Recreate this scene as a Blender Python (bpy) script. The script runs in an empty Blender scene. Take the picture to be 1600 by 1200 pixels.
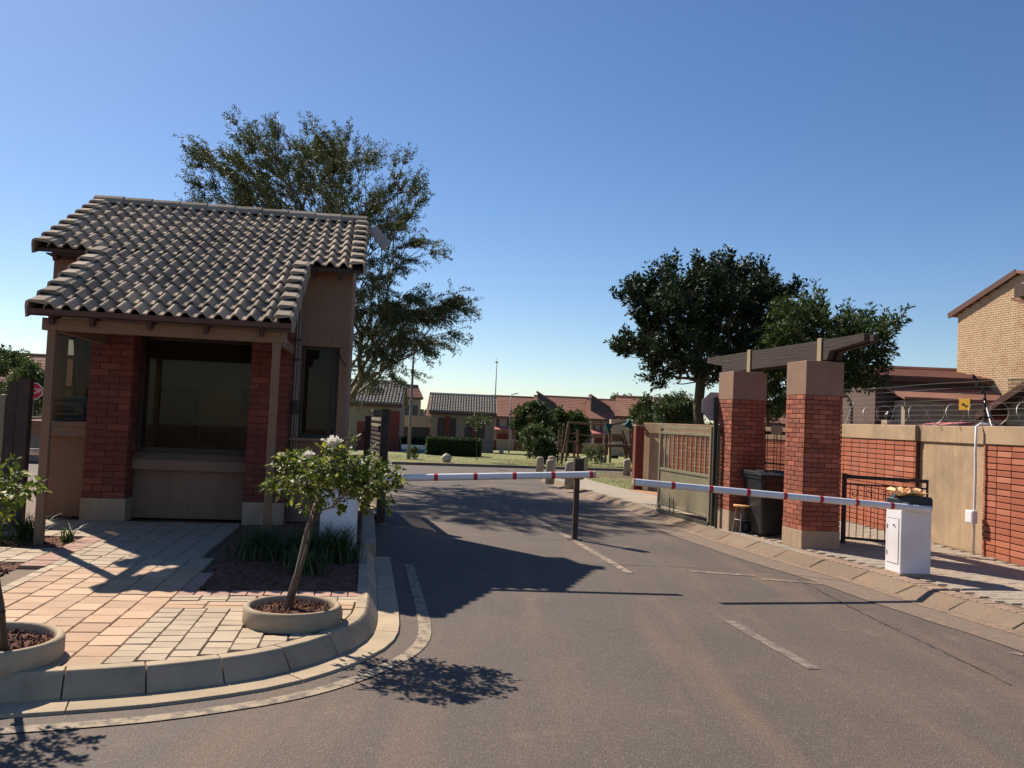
import bpy, math, random
import numpy as np
from mathutils import Vector, Matrix
from math import radians as rad, sin, cos, pi

S = bpy.context.scene
COL = S.collection

# ------------------------------------------------------------------ camera
EYE = 1.65; ROLL = .0441; PITCH = math.atan(58 / 1340.)
cam = bpy.data.cameras.new('camera')
cam.sensor_width = 36; cam.lens = 36 * 1340 / 1600.; cam.clip_start = .05; cam.clip_end = 3000
co = bpy.data.objects.new('camera', cam); COL.objects.link(co); S.camera = co
_r0 = Vector((1, 0, 0)); _u0 = Vector((0, -sin(PITCH), cos(PITCH))); _f0 = Vector((0, cos(PITCH), sin(PITCH)))
_X = cos(ROLL) * _r0 + sin(ROLL) * _u0
_Y = -sin(ROLL) * _r0 + cos(ROLL) * _u0
co.matrix_world = Matrix(((_X.x, _Y.x, -_f0.x, 0), (_X.y, _Y.y, -_f0.y, 0), (_X.z, _Y.z, -_f0.z, EYE), (0, 0, 0, 1)))

# ------------------------------------------------------------------ light
SUN_EL = 43.; SUN_DIR = 133.     # direction towards the sun, degrees counter-clockwise from +X
w = bpy.data.worlds.new('World'); S.world = w; w.use_nodes = True
nt = w.node_tree; nt.nodes.clear()
sky = nt.nodes.new('ShaderNodeTexSky'); sky.sky_type = 'NISHITA'; sky.sun_disc = False
sky.sun_elevation = rad(SUN_EL); sky.sun_rotation = rad(90 - SUN_DIR) % (2 * pi)
sky.altitude = 1200; sky.air_density = 1.0; sky.dust_density = .7; sky.ozone_density = 1.9
bg = nt.nodes.new('ShaderNodeBackground'); bg.inputs['Strength'].default_value = .073
wo = nt.nodes.new('ShaderNodeOutputWorld')
hs = nt.nodes.new('ShaderNodeHueSaturation'); hs.inputs['Saturation'].default_value = 1.2; hs.inputs['Hue'].default_value = .505
nt.links.new(sky.outputs[0], hs.inputs['Color']); nt.links.new(hs.outputs[0], bg.inputs[0]); nt.links.new(bg.outputs[0], wo.inputs[0])
sl = bpy.data.lights.new('sun', 'SUN'); sl.energy = 5.0; sl.angle = rad(.55); sl.color = (1, .89, .74)
so = bpy.data.objects.new('sun', sl); COL.objects.link(so)
_d = Vector((cos(rad(SUN_DIR)) * cos(rad(SUN_EL)), sin(rad(SUN_DIR)) * cos(rad(SUN_EL)), sin(rad(SUN_EL))))
so.rotation_euler = _d.to_track_quat('Z', 'Y').to_euler(); so.location = _d * 60
S.view_settings.view_transform = 'Standard'; S.view_settings.look = 'None'
S.view_settings.exposure = 0.68; S.view_settings.gamma = 1; S.view_settings.use_curve_mapping = False
S.render.engine = 'CYCLES'

# ------------------------------------------------------------------ measuring helpers
def tz(y):
    """height of the terrain, which falls away behind the lawn"""
    if y < 28: return 0.
    if y < 48: return -.015 * (y - 28)
    if y < 110: return -.3 - .026 * (y - 48)
    return -1.91
def ray(x, y):
    u = (x - 800) / 1340.; v = (600 - y) / 1340.
    a = u * cos(ROLL) - v * sin(ROLL); b = u * sin(ROLL) + v * cos(ROLL)
    return a, cos(PITCH) - b * sin(PITCH), sin(PITCH) + b * cos(PITCH)
def G(x, y, z=0., terrain=False):
    r = ray(x, y); t = (z - EYE) / r[2]
    if terrain:
        for _ in range(30): t = .5 * t + .5 * (z + tz(r[1] * t) - EYE) / r[2]
    return r[0] * t, r[1] * t
def A(x, y, d):
    r = ray(x, y); t = d / r[1]
    return Vector((r[0] * t, d, EYE + r[2] * t))

# ------------------------------------------------------------------ materials
def _n(nt, t, **k):
    n = nt.nodes.new(t)
    for a, b in k.items(): setattr(n, a, b)
    return n
def _noise(nt, pos, scale, detail=5, rough=.6, dist=0.):
    n = _n(nt, 'ShaderNodeTexNoise'); n.inputs['Scale'].default_value = scale
    n.inputs['Detail'].default_value = detail; n.inputs['Roughness'].default_value = rough
    n.inputs['Distortion'].default_value = dist
    nt.links.new(pos, n.inputs['Vector']); return n.outputs['Fac']
def _range(nt, v, a, b, c=0., d=1.):
    n = _n(nt, 'ShaderNodeMapRange'); n.inputs[1].default_value = a; n.inputs[2].default_value = b
    n.inputs[3].default_value = c; n.inputs[4].default_value = d
    nt.links.new(v, n.inputs[0]); return n.outputs[0]
def _mix(nt, f, a, b, mode='MIX'):
    n = _n(nt, 'ShaderNodeMix', data_type='RGBA', blend_type=mode)
    if isinstance(f, (int, float)): n.inputs[0].default_value = f
    else: nt.links.new(f, n.inputs[0])
    for i, c in ((6, a), (7, b)):
        if isinstance(c, tuple): n.inputs[i].default_value = (*c[:3], 1)
        else: nt.links.new(c, n.inputs[i])
    return n.outputs[2]
def _base(name):
    m = bpy.data.materials.new(name); m.use_nodes = True; nt = m.node_tree; nt.nodes.clear()
    out = _n(nt, 'ShaderNodeOutputMaterial'); p = _n(nt, 'ShaderNodeBsdfPrincipled')
    nt.links.new(p.outputs[0], out.inputs[0]); geo = _n(nt, 'ShaderNodeNewGeometry')
    return m, nt, out, p, geo
def _bump(nt, p, h, strength=.3, dist=.01):
    b = _n(nt, 'ShaderNodeBump'); b.inputs['Strength'].default_value = strength; b.inputs['Distance'].default_value = dist
    nt.links.new(h, b.inputs['Height']); nt.links.new(b.outputs[0], p.inputs['Normal'])
def mat(name, c1, c2=None, scale=3., rough=.85, bump=0., bscale=80., bdist=.006, rand=0., spec=.3, metal=0., dirt=None, dscale=1.2, lo=.35, hi=.65, tint=None, streak=None):
    m, nt, out, p, geo = _base(name); pos = geo.outputs['Position']
    c2 = c2 or tuple(x * .8 for x in c1)
    col = _mix(nt, _range(nt, _noise(nt, pos, scale), lo, hi), c1, c2)
    col = _mix(nt, _range(nt, _noise(nt, pos, scale * 14, 3), .3, .7, .0, .22), col, tuple(x * .6 for x in c1))
    if dirt: col = _mix(nt, _range(nt, _noise(nt, pos, dscale, 7, .65), .48, .72, 0, .75), col, dirt)
    if streak:
        ml = _n(nt, 'ShaderNodeMapping'); ml.inputs['Scale'].default_value = (7, 7, .55); nt.links.new(pos, ml.inputs[0])
        col = _mix(nt, _range(nt, _noise(nt, ml.outputs[0], 1.3, 6, .65), .5, .72, 0, .6), col, streak)
    if tint:
        oi = _n(nt, 'ShaderNodeObjectInfo')
        col = _mix(nt, _range(nt, oi.outputs['Random'], .55, 1., 0, .8), col, tint)
    if rand:
        oi = _n(nt, 'ShaderNodeObjectInfo'); h = _n(nt, 'ShaderNodeHueSaturation')
        nt.links.new(_range(nt, oi.outputs['Random'], 0, 1, 1 - rand, 1 + rand), h.inputs['Value'])
        nt.links.new(col, h.inputs['Color']); col = h.outputs[0]
    nt.links.new(col, p.inputs['Base Color']); p.inputs['Roughness'].default_value = rough
    p.inputs['Specular IOR Level'].default_value = spec; p.inputs['Metallic'].default_value = metal
    if bump: _bump(nt, p, _noise(nt, pos, bscale, 6, .7), bump, bdist)
    return m
def leafmat(name, c1, c2, c3=None, rough=.5, trans=.35, spec=.4):
    m, nt, out, p, geo = _base(name)
    r = geo.outputs['Random Per Island']
    col = _mix(nt, r, c1, c2)
    if c3: col = _mix(nt, _range(nt, r, .82, .9), col, c3)
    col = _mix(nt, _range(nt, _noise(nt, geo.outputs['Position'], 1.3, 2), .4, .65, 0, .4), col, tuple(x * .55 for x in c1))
    nt.links.new(col, p.inputs['Base Color']); p.inputs['Roughness'].default_value = rough
    p.inputs['Specular IOR Level'].default_value = spec
    t = _n(nt, 'ShaderNodeBsdfTranslucent'); nt.links.new(col, t.inputs[0])
    mx = _n(nt, 'ShaderNodeMixShader'); mx.inputs[0].default_value = trans
    nt.links.new(p.outputs[0], mx.inputs[1]); nt.links.new(t.outputs[0], mx.inputs[2]); nt.links.new(mx.outputs[0], out.inputs[0])
    return m
def glassmat(name, tint=(.72, .68, .62), rough=.02, dirt=.012):
    m, nt, out, p, geo = _base(name)
    tr = _n(nt, 'ShaderNodeBsdfTransparent'); tr.inputs[0].default_value = (*tint, 1)
    gl = _n(nt, 'ShaderNodeBsdfGlossy'); gl.inputs['Roughness'].default_value = rough
    fr = _n(nt, 'ShaderNodeFresnel'); fr.inputs[0].default_value = 1.5
    mx = _n(nt, 'ShaderNodeMixShader'); nt.links.new(_range(nt, fr.outputs[0], 0, 1, .0, .26), mx.inputs[0])
    nt.links.new(tr.outputs[0], mx.inputs[1]); nt.links.new(gl.outputs[0], mx.inputs[2])
    p.inputs['Base Color'].default_value = (.35, .32, .28, 1); p.inputs['Roughness'].default_value = .9
    m2 = _n(nt, 'ShaderNodeMixShader')
    nt.links.new(_range(nt, _noise(nt, geo.outputs['Position'], 2.2, 4), .35, .75, dirt * .3, dirt * 2), m2.inputs[0])
    nt.links.new(mx.outputs[0], m2.inputs[1]); nt.links.new(p.outputs[0], m2.inputs[2]); nt.links.new(m2.outputs[0], out.inputs[0])
    return m

def asphalt():
    m, nt, out, p, geo = _base('asphalt'); pos = geo.outputs['Position']
    ml = _n(nt, 'ShaderNodeMapping'); ml.inputs['Rotation'].default_value = (0, 0, rad(12)); ml.inputs['Scale'].default_value = (1.6, .16, 1)
    nt.links.new(pos, ml.inputs[0]); str_ = ml.outputs[0]
    col = _mix(nt, _range(nt, _noise(nt, pos, .55, 6, .6), .35, .65), (.076, .061, .053), (.102, .078, .064))
    col = _mix(nt, _range(nt, _noise(nt, str_, 1.1, 5, .6), .5, .7, 0, .5), col, (.19, .118, .076))       # red dust dragged along the lane
    col = _mix(nt, _range(nt, _noise(nt, str_, 2.3, 3, .5), .56, .7, 0, .5), col, (.085, .075, .07))       # tyre darkened bands
    col = _mix(nt, _range(nt, _noise(nt, pos, 1.7, 7, .7), .58, .76, 0, .5), col, (.25, .165, .11))          # loose sand
    v = _n(nt, 'ShaderNodeTexVoronoi'); v.inputs['Scale'].default_value = 95; nt.links.new(pos, v.inputs['Vector'])
    sp = _n(nt, 'ShaderNodeSeparateColor'); nt.links.new(v.outputs['Color'], sp.inputs[0])
    col = _mix(nt, _range(nt, sp.outputs[0], .72, 1., 0, .32), col, (.26, .2, .165))                        # aggregate
    col = _mix(nt, _range(nt, sp.outputs[1], .7, 1., 0, .35), col, (.05, .038, .034))
    nt.links.new(col, p.inputs['Base Color']); p.inputs['Roughness'].default_value = .82; p.inputs['Specular IOR Level'].default_value = .35
    _bump(nt, p, v.outputs['Distance'], .6, .006)
    return m
def wornpaint(name, paint, cover=.5, under=(.115, .09, .074)):
    m, nt, out, p, geo = _base(name); pos = geo.outputs['Position']
    a = _noise(nt, pos, 9, 8, .75)
    col = _mix(nt, _range(nt, a, cover - .07, cover + .05), paint, under)
    col = _mix(nt, _range(nt, _noise(nt, pos, 70, 3), .4, .65, 0, .35), col, under)
    nt.links.new(col, p.inputs['Base Color']); p.inputs['Roughness'].default_value = .85
    _bump(nt, p, _noise(nt, pos, 120, 3), .3, .004)
    return m
def soilmat():
    m, nt, out, p, geo = _base('red_soil'); pos = geo.outputs['Position']
    col = _mix(nt, _range(nt, _noise(nt, pos, 25, 6, .7), .35, .65), (.24, .095, .052), (.12, .052, .032))
    nt.links.new(col, p.inputs['Base Color']); p.inputs['Roughness'].default_value = .95
    _bump(nt, p, _noise(nt, pos, 45, 6, .75), 1., .03); return m
def lawnmat():
    m, nt, out, p, geo = _base('lawn'); pos = geo.outputs['Position']
    col = _mix(nt, _range(nt, _noise(nt, pos, .45, 6, .65), .38, .62), (.16, .18, .045), (.27, .25, .085))
    col = _mix(nt, _range(nt, _noise(nt, pos, 6, 5, .7), .45, .7, 0, .6), col, (.09, .115, .03))
    col = _mix(nt, _range(nt, _noise(nt, pos, .22, 5, .6), .56, .7, 0, .7), col, (.33, .24, .13))
    nt.links.new(col, p.inputs['Base Color']); p.inputs['Roughness'].default_value = .9
    _bump(nt, p, _noise(nt, pos, 30, 5, .8), 1., .05); return m
def timber(name, c1, c2):
    m, nt, out, p, geo = _base(name); tc = _n(nt, 'ShaderNodeTexCoord')
    ml = _n(nt, 'ShaderNodeMapping'); ml.inputs['Scale'].default_value = (1.2, 14, 22); nt.links.new(tc.outputs['Object'], ml.inputs[0])
    g = _noise(nt, ml.outputs[0], 2.2, 8, .7, .6)
    col = _mix(nt, _range(nt, g, .3, .7), c1, c2)
    nt.links.new(col, p.inputs['Base Color']); p.inputs['Roughness'].default_value = .9
    _bump(nt, p, g, .9, .012); return m

M = {}
M['asphalt'] = asphalt()
M['earth'] = mat('dry_earth', (.2, .125, .075), (.15, .105, .06), scale=.3, bump=.5, bscale=12, bdist=.03, dirt=(.16, .15, .07), dscale=.4)
M['lawn'] = lawnmat()
M['soil'] = soilmat()
M['sand'] = mat('red_sand', (.42, .21, .11), (.34, .2, .12), scale=1.5, bump=.5, bscale=30, bdist=.01)
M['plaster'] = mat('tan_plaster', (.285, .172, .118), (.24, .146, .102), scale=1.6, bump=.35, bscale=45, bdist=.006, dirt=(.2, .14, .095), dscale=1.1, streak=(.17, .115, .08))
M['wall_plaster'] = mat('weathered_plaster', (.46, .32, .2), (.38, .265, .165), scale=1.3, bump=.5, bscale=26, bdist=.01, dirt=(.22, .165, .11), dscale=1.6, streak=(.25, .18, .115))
M['brick'] = mat('painted_red_brick', (.31, .092, .055), (.25, .072, .044), scale=3, rough=.8, bump=.8, bscale=45, bdist=.008, rand=.15, tint=(.36, .12, .07), dirt=(.22, .1, .065), dscale=3.5)
M['house_brick'] = mat('shade_darkened_brick', (.185, .052, .034), (.15, .042, .029), scale=3, rough=.8, bump=.8, bscale=45, bdist=.008, rand=.12, tint=(.21, .065, .042), dirt=(.14, .06, .042), dscale=3.5)  # same painted red brick, darkened to put the guard house shade into its colour
M['leafygreen'] = leafmat('fresh_green_leaf', (.03, .055, .012), (.06, .095, .02), (.1, .13, .03), rough=.5, trans=.35, spec=.25)
M['brick_core'] = mat('recessed_mortar', (.2, .05, .03), (.16, .042, .027), scale=5, bump=.4)
M['wallbrick'] = mat('orange_wall_brick', (.42, .13, .07), (.35, .105, .056), scale=2.2, rough=.85, bump=.6, bscale=45, bdist=.008, rand=.17, tint=(.4, .16, .1), dirt=(.3, .12, .075), dscale=2)
M['wall_core'] = mat('deep_brick_joint', (.1, .04, .028), (.08, .035, .025), scale=5)
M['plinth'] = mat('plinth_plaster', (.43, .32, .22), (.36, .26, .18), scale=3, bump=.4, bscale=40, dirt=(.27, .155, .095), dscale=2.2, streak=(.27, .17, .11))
M['tile'] = mat('grey_brown_roof_tile', (.37, .305, .24), (.3, .25, .2), scale=2.2, rough=.95, spec=.08, bump=.4, bscale=55, bdist=.004, rand=.22, dirt=(.19, .15, .115), dscale=2.6, tint=(.36, .285, .21))
M['wood_post'] = mat('painted_post', (.23, .14, .08), (.2, .12, .07), scale=4, rough=.6, bump=.25, bscale=30)
M['dark_wood'] = mat('dark_brown_timber', (.07, .04, .03), (.05, .03, .024), scale=6, rough=.7, bump=.3)
M['frame'] = mat('brown_window_frame', (.055, .035, .028), (.04, .028, .022), scale=5, rough=.5)
M['glass'] = glassmat('window_glass')
M['inner'] = mat('interior_wall', (.36, .29, .22), (.3, .24, .18), scale=1)
M['dark'] = mat('dark_plastic', (.018, .018, .02), (.03, .03, .03), scale=6, rough=.5)
M['steel_dark'] = mat('dark_painted_steel', (.045, .033, .026), (.06, .04, .03), scale=9, rough=.55, bump=.15, dirt=(.1, .05, .03), dscale=5)
M['olive'] = mat('olive_painted_steel', (.27, .23, .14), (.22, .19, .12), scale=3, rough=.5, bump=.12, dirt=(.17, .13, .08), dscale=2.5)
M['olive_dark'] = mat('dark_olive_steel', (.075, .068, .045), (.055, .05, .035), scale=6, rough=.5)
M['white'] = mat('white_powder_coat', (.82, .8, .82), (.77, .75, .77), scale=2, rough=.45, spec=.4, dirt=(.6, .56, .53), dscale=1.4, bump=.03)
M['red'] = mat('red_band', (.6, .03, .03), (.5, .03, .025), scale=10, rough=.5)
M['teal'] = mat('dark_green_cover', (.018, .04, .045), (.012, .025, .03), scale=6, rough=.4, bump=.05)
M['bin'] = mat('bin_plastic', (.012, .015, .017), (.018, .02, .022), scale=5, rough=.42, spec=.4, bump=.08, dirt=(.03, .022, .02), dscale=3)
M['concrete'] = mat('kerb_concrete', (.45, .35, .235), (.37, .29, .2), scale=2.4, rough=.9, bump=.5, bscale=60, bdist=.005, rand=.08, dirt=(.24, .19, .13), dscale=3.2)
M['old_concrete'] = mat('worn_kerb', (.23, .17, .12), (.165, .125, .09), scale=3, rough=.92, bump=.9, bscale=40, bdist=.012, rand=.14, dirt=(.3, .185, .115), dscale=3)
M['mortar'] = mat('sandy_joint', (.17, .115, .075), (.13, .09, .06), scale=9, bump=.5)
M['paver_orange'] = mat('orange_paver', (.49, .32, .205), (.43, .275, .175), scale=2.2, bump=.55, bscale=30, bdist=.006, rand=.08, tint=(.5, .34, .225), dirt=(.33, .25, .175), dscale=1.7)
M['paver_grey'] = mat('grey_paver', (.44, .35, .25), (.38, .3, .215), scale=2.5, bump=.6, bscale=30, bdist=.007, rand=.09, tint=(.42, .33, .235), dirt=(.33, .25, .175), dscale=1.7)
M['paver_red'] = mat('dusty_red_paver', (.42, .25, .195), (.37, .22, .17), scale=2.5, bump=.5, bscale=40, bdist=.005, rand=.12)
M['paver_dusty'] = mat('dusty_pink_paver', (.33, .225, .17), (.28, .2, .155), scale=2.5, bump=.5, bscale=40, bdist=.005, rand=.1)
M['paver_walk'] = mat('sidewalk_paver', (.33, .285, .235), (.28, .245, .2), scale=1.6, bump=.5, bscale=40, bdist=.006, rand=.07, dirt=(.4, .27, .17), dscale=1.1)
M['timber'] = timber('weathered_timber', (.06, .034, .027), (.028, .018, .016))
M['brass'] = mat('tan_strap', (.4, .31, .18), (.35, .27, .16), scale=5, rough=.6)
M['metal'] = mat('galvanised_metal', (.42, .4, .37), (.33, .32, .3), scale=8, rough=.4, metal=.6)
M['wire'] = mat('bright_wire', (.4, .38, .36), (.32, .3, .29), scale=8, rough=.5, metal=.5)
M['conduit'] = mat('grey_conduit', (.36, .28, .23), (.3, .23, .19), scale=8, rough=.6)
M['yellow'] = mat('yellow_sign', (.75, .4, .03), (.7, .36, .03), scale=9, rough=.6)
M['black'] = mat('black_rubber', (.012, .012, .012), (.02, .02, .02), scale=9, rough=.6)
M['stopred'] = mat('stop_red', (.5, .015, .03), (.45, .015, .03), scale=9, rough=.5)
M['signback'] = mat('sign_back', (.42, .37, .36), (.37, .33, .32), scale=4, rough=.55)
M['bag'] = mat('crumpled_orange_paper', (.85, .36, .1), (.9, .62, .36), scale=14, rough=.6, bump=.6, bscale=60)
M['facebrick'] = mat('buff_face_brick', (.58, .42, .26), (.5, .355, .21), scale=5, rough=.9, bump=.3, rand=.1, dirt=(.4, .22, .12), dscale=1.5)
M['facejoint'] = mat('buff_brick_joint', (.2, .15, .1), (.16, .12, .08), scale=5)
M['redroof'] = mat('terracotta_roof', (.27, .115, .08), (.22, .095, .068), scale=.8, rough=.85, bump=.4, bscale=9, bdist=.03, dirt=(.33, .16, .11), dscale=.5)
M['redfascia'] = mat('brown_fascia', (.13, .06, .042), (.1, .05, .036), scale=5, rough=.7)
M['pinkroof'] = mat('pink_red_sheet', (.5, .15, .13), (.42, .13, .12), scale=2, rough=.6)
M['housewall'] = mat('house_plaster', (.33, .25, .18), (.28, .21, .155), scale=.8, bump=.2, bscale=10)
M['housewall_pale'] = mat('pale_house_plaster', (.46, .35, .24), (.4, .3, .2), scale=.8)
M['housered'] = mat('house_red_panel', (.2, .05, .038), (.16, .04, .032), scale=1.5)
M['housedark'] = mat('shaded_window_glass', (.03, .032, .036), (.045, .045, .05), scale=2, rough=.25)
M['houseedge'] = mat('grey_tile_far', (.3, .265, .22), (.24, .21, .175), scale=1.5, rough=.9)
M['bark'] = mat('tree_bark', (.13, .1, .065), (.085, .065, .045), scale=8, bump=.8, bscale=30, bdist=.02)
M['bark_green'] = mat('olive_bark', (.17, .15, .07), (.11, .1, .05), scale=5, bump=.5, bscale=25)
M['stem'] = mat('rose_stem', (.24, .18, .13), (.15, .11, .085), scale=20, bump=.6, bscale=60)
M['acacia'] = leafmat('acacia_leaf', (.05, .07, .02), (.085, .11, .03), (.11, .13, .045), rough=.55, trans=.3)
M['darkleaf'] = leafmat('dark_green_leaf', (.014, .03, .012), (.028, .05, .016), (.05, .08, .025), rough=.5, trans=.2, spec=.25)
M['midleaf'] = leafmat('mid_green_leaf', (.05, .08, .02), (.085, .12, .03), (.13, .16, .05), rough=.5, trans=.3)
M['roseleaf'] = leafmat('rose_leaf', (.07, .11, .018), (.17, .21, .035), (.34, .33, .06), rough=.5, trans=.5, spec=.25)
M['petal'] = leafmat('white_petal', (.85, .8, .68), (.9, .86, .78), rough=.6, trans=.25)
M['grass'] = leafmat('grass_blade', (.04, .075, .025), (.08, .125, .04), (.2, .22, .08), rough=.5, trans=.3)
M['drygrass'] = leafmat('dry_grass_blade', (.17, .18, .06), (.3, .27, .11), (.38, .32, .16), rough=.7, trans=.3)
M['hedge'] = leafmat('hedge_leaf', (.03, .06, .015), (.06, .095, .025), (.1, .13, .04), rough=.5, trans=.2)
M['boulder'] = mat('pale_boulder', (.52, .46, .36), (.42, .37, .29), scale=4, bump=.6, bscale=20, bdist=.02)
M['bollard'] = mat('bollard_concrete', (.42, .36, .27), (.36, .31, .23), scale=3, bump=.4, bscale=40, dirt=(.28, .23, .16), dscale=4)
M['darkwall'] = mat('dark_brown_wall', (.11, .07, .055), (.09, .058, .045), scale=1)
M['pole'] = mat('grey_pole', (.22, .21, .2), (.18, .17, .165), scale=5, rough=.5)
M['tarp'] = mat('green_canvas', (.01, .07, .075), (.008, .05, .055), scale=5, rough=.8)
M['playwood'] = mat('play_timber', (.19, .11, .065), (.13, .075, .045), scale=5, bump=.4)
M['carpaint'] = mat('silver_car_paint', (.3, .36, .42), (.28, .33, .4), scale=2, rough=.3, metal=.3)
M['blue'] = mat('pale_blue_panel', (.1, .25, .42), (.08, .2, .36), scale=3, rough=.6)

# ------------------------------------------------------------------ mesh helpers
class MB:
    def __init__(s): s.v = []; s.f = []; s.smooth = False
    def add(s, vs, fs):
        o = len(s.v); s.v += [tuple(p) for p in vs]; s.f += [tuple(i + o for i in f) for f in fs]; return s
    def box(s, x0, x1, y0, y1, z0, z1):
        return s.add([(x0,y0,z0),(x1,y0,z0),(x1,y1,z0),(x0,y1,z0),(x0,y0,z1),(x1,y0,z1),(x1,y1,z1),(x0,y1,z1)],
                     [(3,2,1,0),(4,5,6,7),(0,1,5,4),(1,2,6,5),(2,3,7,6),(3,0,4,7)])
    def obox(s, c, size, m=None):
        """box of size about c, turned by the matrix m"""
        a, b, d = size[0] / 2, size[1] / 2, size[2] / 2; m = m or Matrix()
        vs = [Vector(c) + m @ Vector(p) for p in ((-a,-b,-d),(a,-b,-d),(a,b,-d),(-a,b,-d),(-a,-b,d),(a,-b,d),(a,b,d),(-a,b,d))]
        return s.add(vs, [(3,2,1,0),(4,5,6,7),(0,1,5,4),(1,2,6,5),(2,3,7,6),(3,0,4,7)])
    def bar(s, p, q, wd, ht, up=(0, 0, 1)):
        """square bar from p to q"""
        p, q = Vector(p), Vector(q); d = (q - p).normalized(); x = d.cross(Vector(up))
        if x.length < 1e-4: x = d.cross(Vector((1, 0, 0)))
        x.normalize(); y = x.cross(d)
        vs = [e + x * a * wd / 2 + y * b * ht / 2 for e in (p, q) for a, b in ((-1,-1),(1,-1),(1,1),(-1,1))]
        return s.add(vs, [(0,1,2,3),(7,6,5,4),(0,4,5,1),(1,5,6,2),(2,6,7,3),(3,7,4,0)])
    def tube(s, pts, r, n=8, caps=True):
        pts = [Vector(p) for p in pts]; k = len(pts)
        rs = r if isinstance(r, (list, tuple)) else [r] * k
        vs = []; x = None
        for i, p in enumerate(pts):
            d = (pts[min(i + 1, k - 1)] - pts[max(i - 1, 0)])
            d = d.normalized() if d.length > 1e-9 else Vector((0, 0, 1))
            if x is None: x = d.orthogonal().normalized()
            else:
                x = x - d * x.dot(d); x = x.normalized() if x.length > 1e-6 else d.orthogonal().normalized()
            y = d.cross(x)
            vs += [p + (x * cos(2*pi*j/n) + y * sin(2*pi*j/n)) * rs[i] for j in range(n)]
        fs = [(i*n+j, i*n+(j+1)%n, (i+1)*n+(j+1)%n, (i+1)*n+j) for i in range(k-1) for j in range(n)]
        if caps: fs += [tuple(range(n))[::-1], tuple((k-1)*n+j for j in range(n))]
        return s.add(vs, fs)
    def prism(s, poly, z0, z1):
        n = len(poly); a = sum(poly[i][0]*poly[(i+1)%n][1]-poly[(i+1)%n][0]*poly[i][1] for i in range(n))
        if a < 0: poly = poly[::-1]
        f0 = z0 if callable(z0) else (lambda x, y: z0); f1 = z1 if callable(z1) else (lambda x, y: z1)
        vs = [(x, y, f0(x, y)) for x, y in poly] + [(x, y, f1(x, y)) for x, y in poly]
        return s.add(vs, [tuple(range(n))[::-1], tuple(range(n, 2*n))] + [(i, (i+1)%n, n+(i+1)%n, n+i) for i in range(n)])
    def xprism(s, poly, a, b, axis='x'):
        """polygon in a vertical plane pushed from a to b along the axis"""
        n = len(poly)
        if axis == 'x': vs = [(a, p, q) for p, q in poly] + [(b, p, q) for p, q in poly]
        else: vs = [(p, a, q) for p, q in poly] + [(p, b, q) for p, q in poly]
        return s.add(vs, [tuple(range(n))[::-1], tuple(range(n, 2*n))] + [(i, (i+1)%n, n+(i+1)%n, n+i) for i in range(n)])
    def lathe(s, prof, c=(0, 0, 0), n=24):
        k = len(prof)
        vs = [(c[0]+r*cos(2*pi*j/n), c[1]+r*sin(2*pi*j/n), c[2]+z) for r, z in prof for j in range(n)]
        fs = [(i*n+j, i*n+(j+1)%n, (i+1)*n+(j+1)%n, (i+1)*n+j) for i in range(k-1) for j in range(n)]
        return s.add(vs, fs + [tuple(range(n))[::-1], tuple((k-1)*n+j for j in range(n))])
    def strip(s, L, R):
        n = len(L); return s.add(list(L) + list(R), [(i, n+i, n+i+1, i+1) for i in range(n-1)])
    def mesh(s, name, m, smooth=False):
        me = bpy.data.meshes.new(name); me.from_pydata(s.v, [], s.f)
        if m: me.materials.append(M[m] if isinstance(m, str) else m)
        if smooth or s.smooth: me.shade_smooth()
        me.update(); return me
    def build(s, name, m, parent=None, smooth=False, bevel=0., kind=None, loc=None, rot=None):
        o = bpy.data.objects.new(name, s.mesh(name, m, smooth)); COL.objects.link(o)
        if parent: o.parent = parent
        if loc: o.location = loc
        if rot: o.rotation_euler = rot
        if kind: o['kind'] = kind
        if bevel:
            b = o.modifiers.new('bevel', 'BEVEL'); b.width = bevel; b.segments = 2; b.limit_method = 'ANGLE'
        return o
def tag(o, label, cat, group=None):
    o['label'] = label; o['category'] = cat
    if group: o['group'] = group
    return o
def thing(name, label, cat, loc=(0, 0, 0), rz=0., group=None):
    o = bpy.data.objects.new(name, None); COL.objects.link(o); o.location = loc; o.rotation_euler = (0, 0, rz)
    o.empty_display_size = .2
    return tag(o, label, cat, group)
def inst(name, me, parent, loc, rot=(0, 0, 0), scale=(1, 1, 1), kind=None):
    o = bpy.data.objects.new(name, me); COL.objects.link(o); o.parent = parent
    o.location = loc; o.rotation_euler = rot; o.scale = scale
    if kind: o['kind'] = kind
    return o
def dup(root, loc, rz, label, group=None):
    r = root.copy(); COL.objects.link(r); r.location = loc; r.rotation_euler = (0, 0, rz); r['label'] = label
    if group: r['group'] = group
    for ch in list(root.children):
        c = ch.copy(); COL.objects.link(c); c.parent = r
        for g in list(ch.children):
            d = g.copy(); COL.objects.link(d); d.parent = c
    return r
def join_transforms(base, mats, name, m, parent, kind='stuff'):
    """many transformed copies of one mesh joined into one object"""
    if not mats: return None
    n = len(base.vertices); v = np.empty(n * 3); base.vertices.foreach_get('co', v); v = np.c_[v.reshape(-1, 3), np.ones(n)]
    allv = np.concatenate([(v @ np.array(t).T)[:, :3] for t in mats])
    fs = [tuple(p.vertices) for p in base.polygons]; faces = [tuple(i + k * n for i in f) for k in range(len(mats)) for f in fs]
    me = bpy.data.meshes.new(name); me.from_pydata(allv.tolist(), [], faces); me.materials.append(M[m]); me.update()
    o = bpy.data.objects.new(name, me); COL.objects.link(o); o.parent = parent; o['kind'] = kind
    return o
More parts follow.
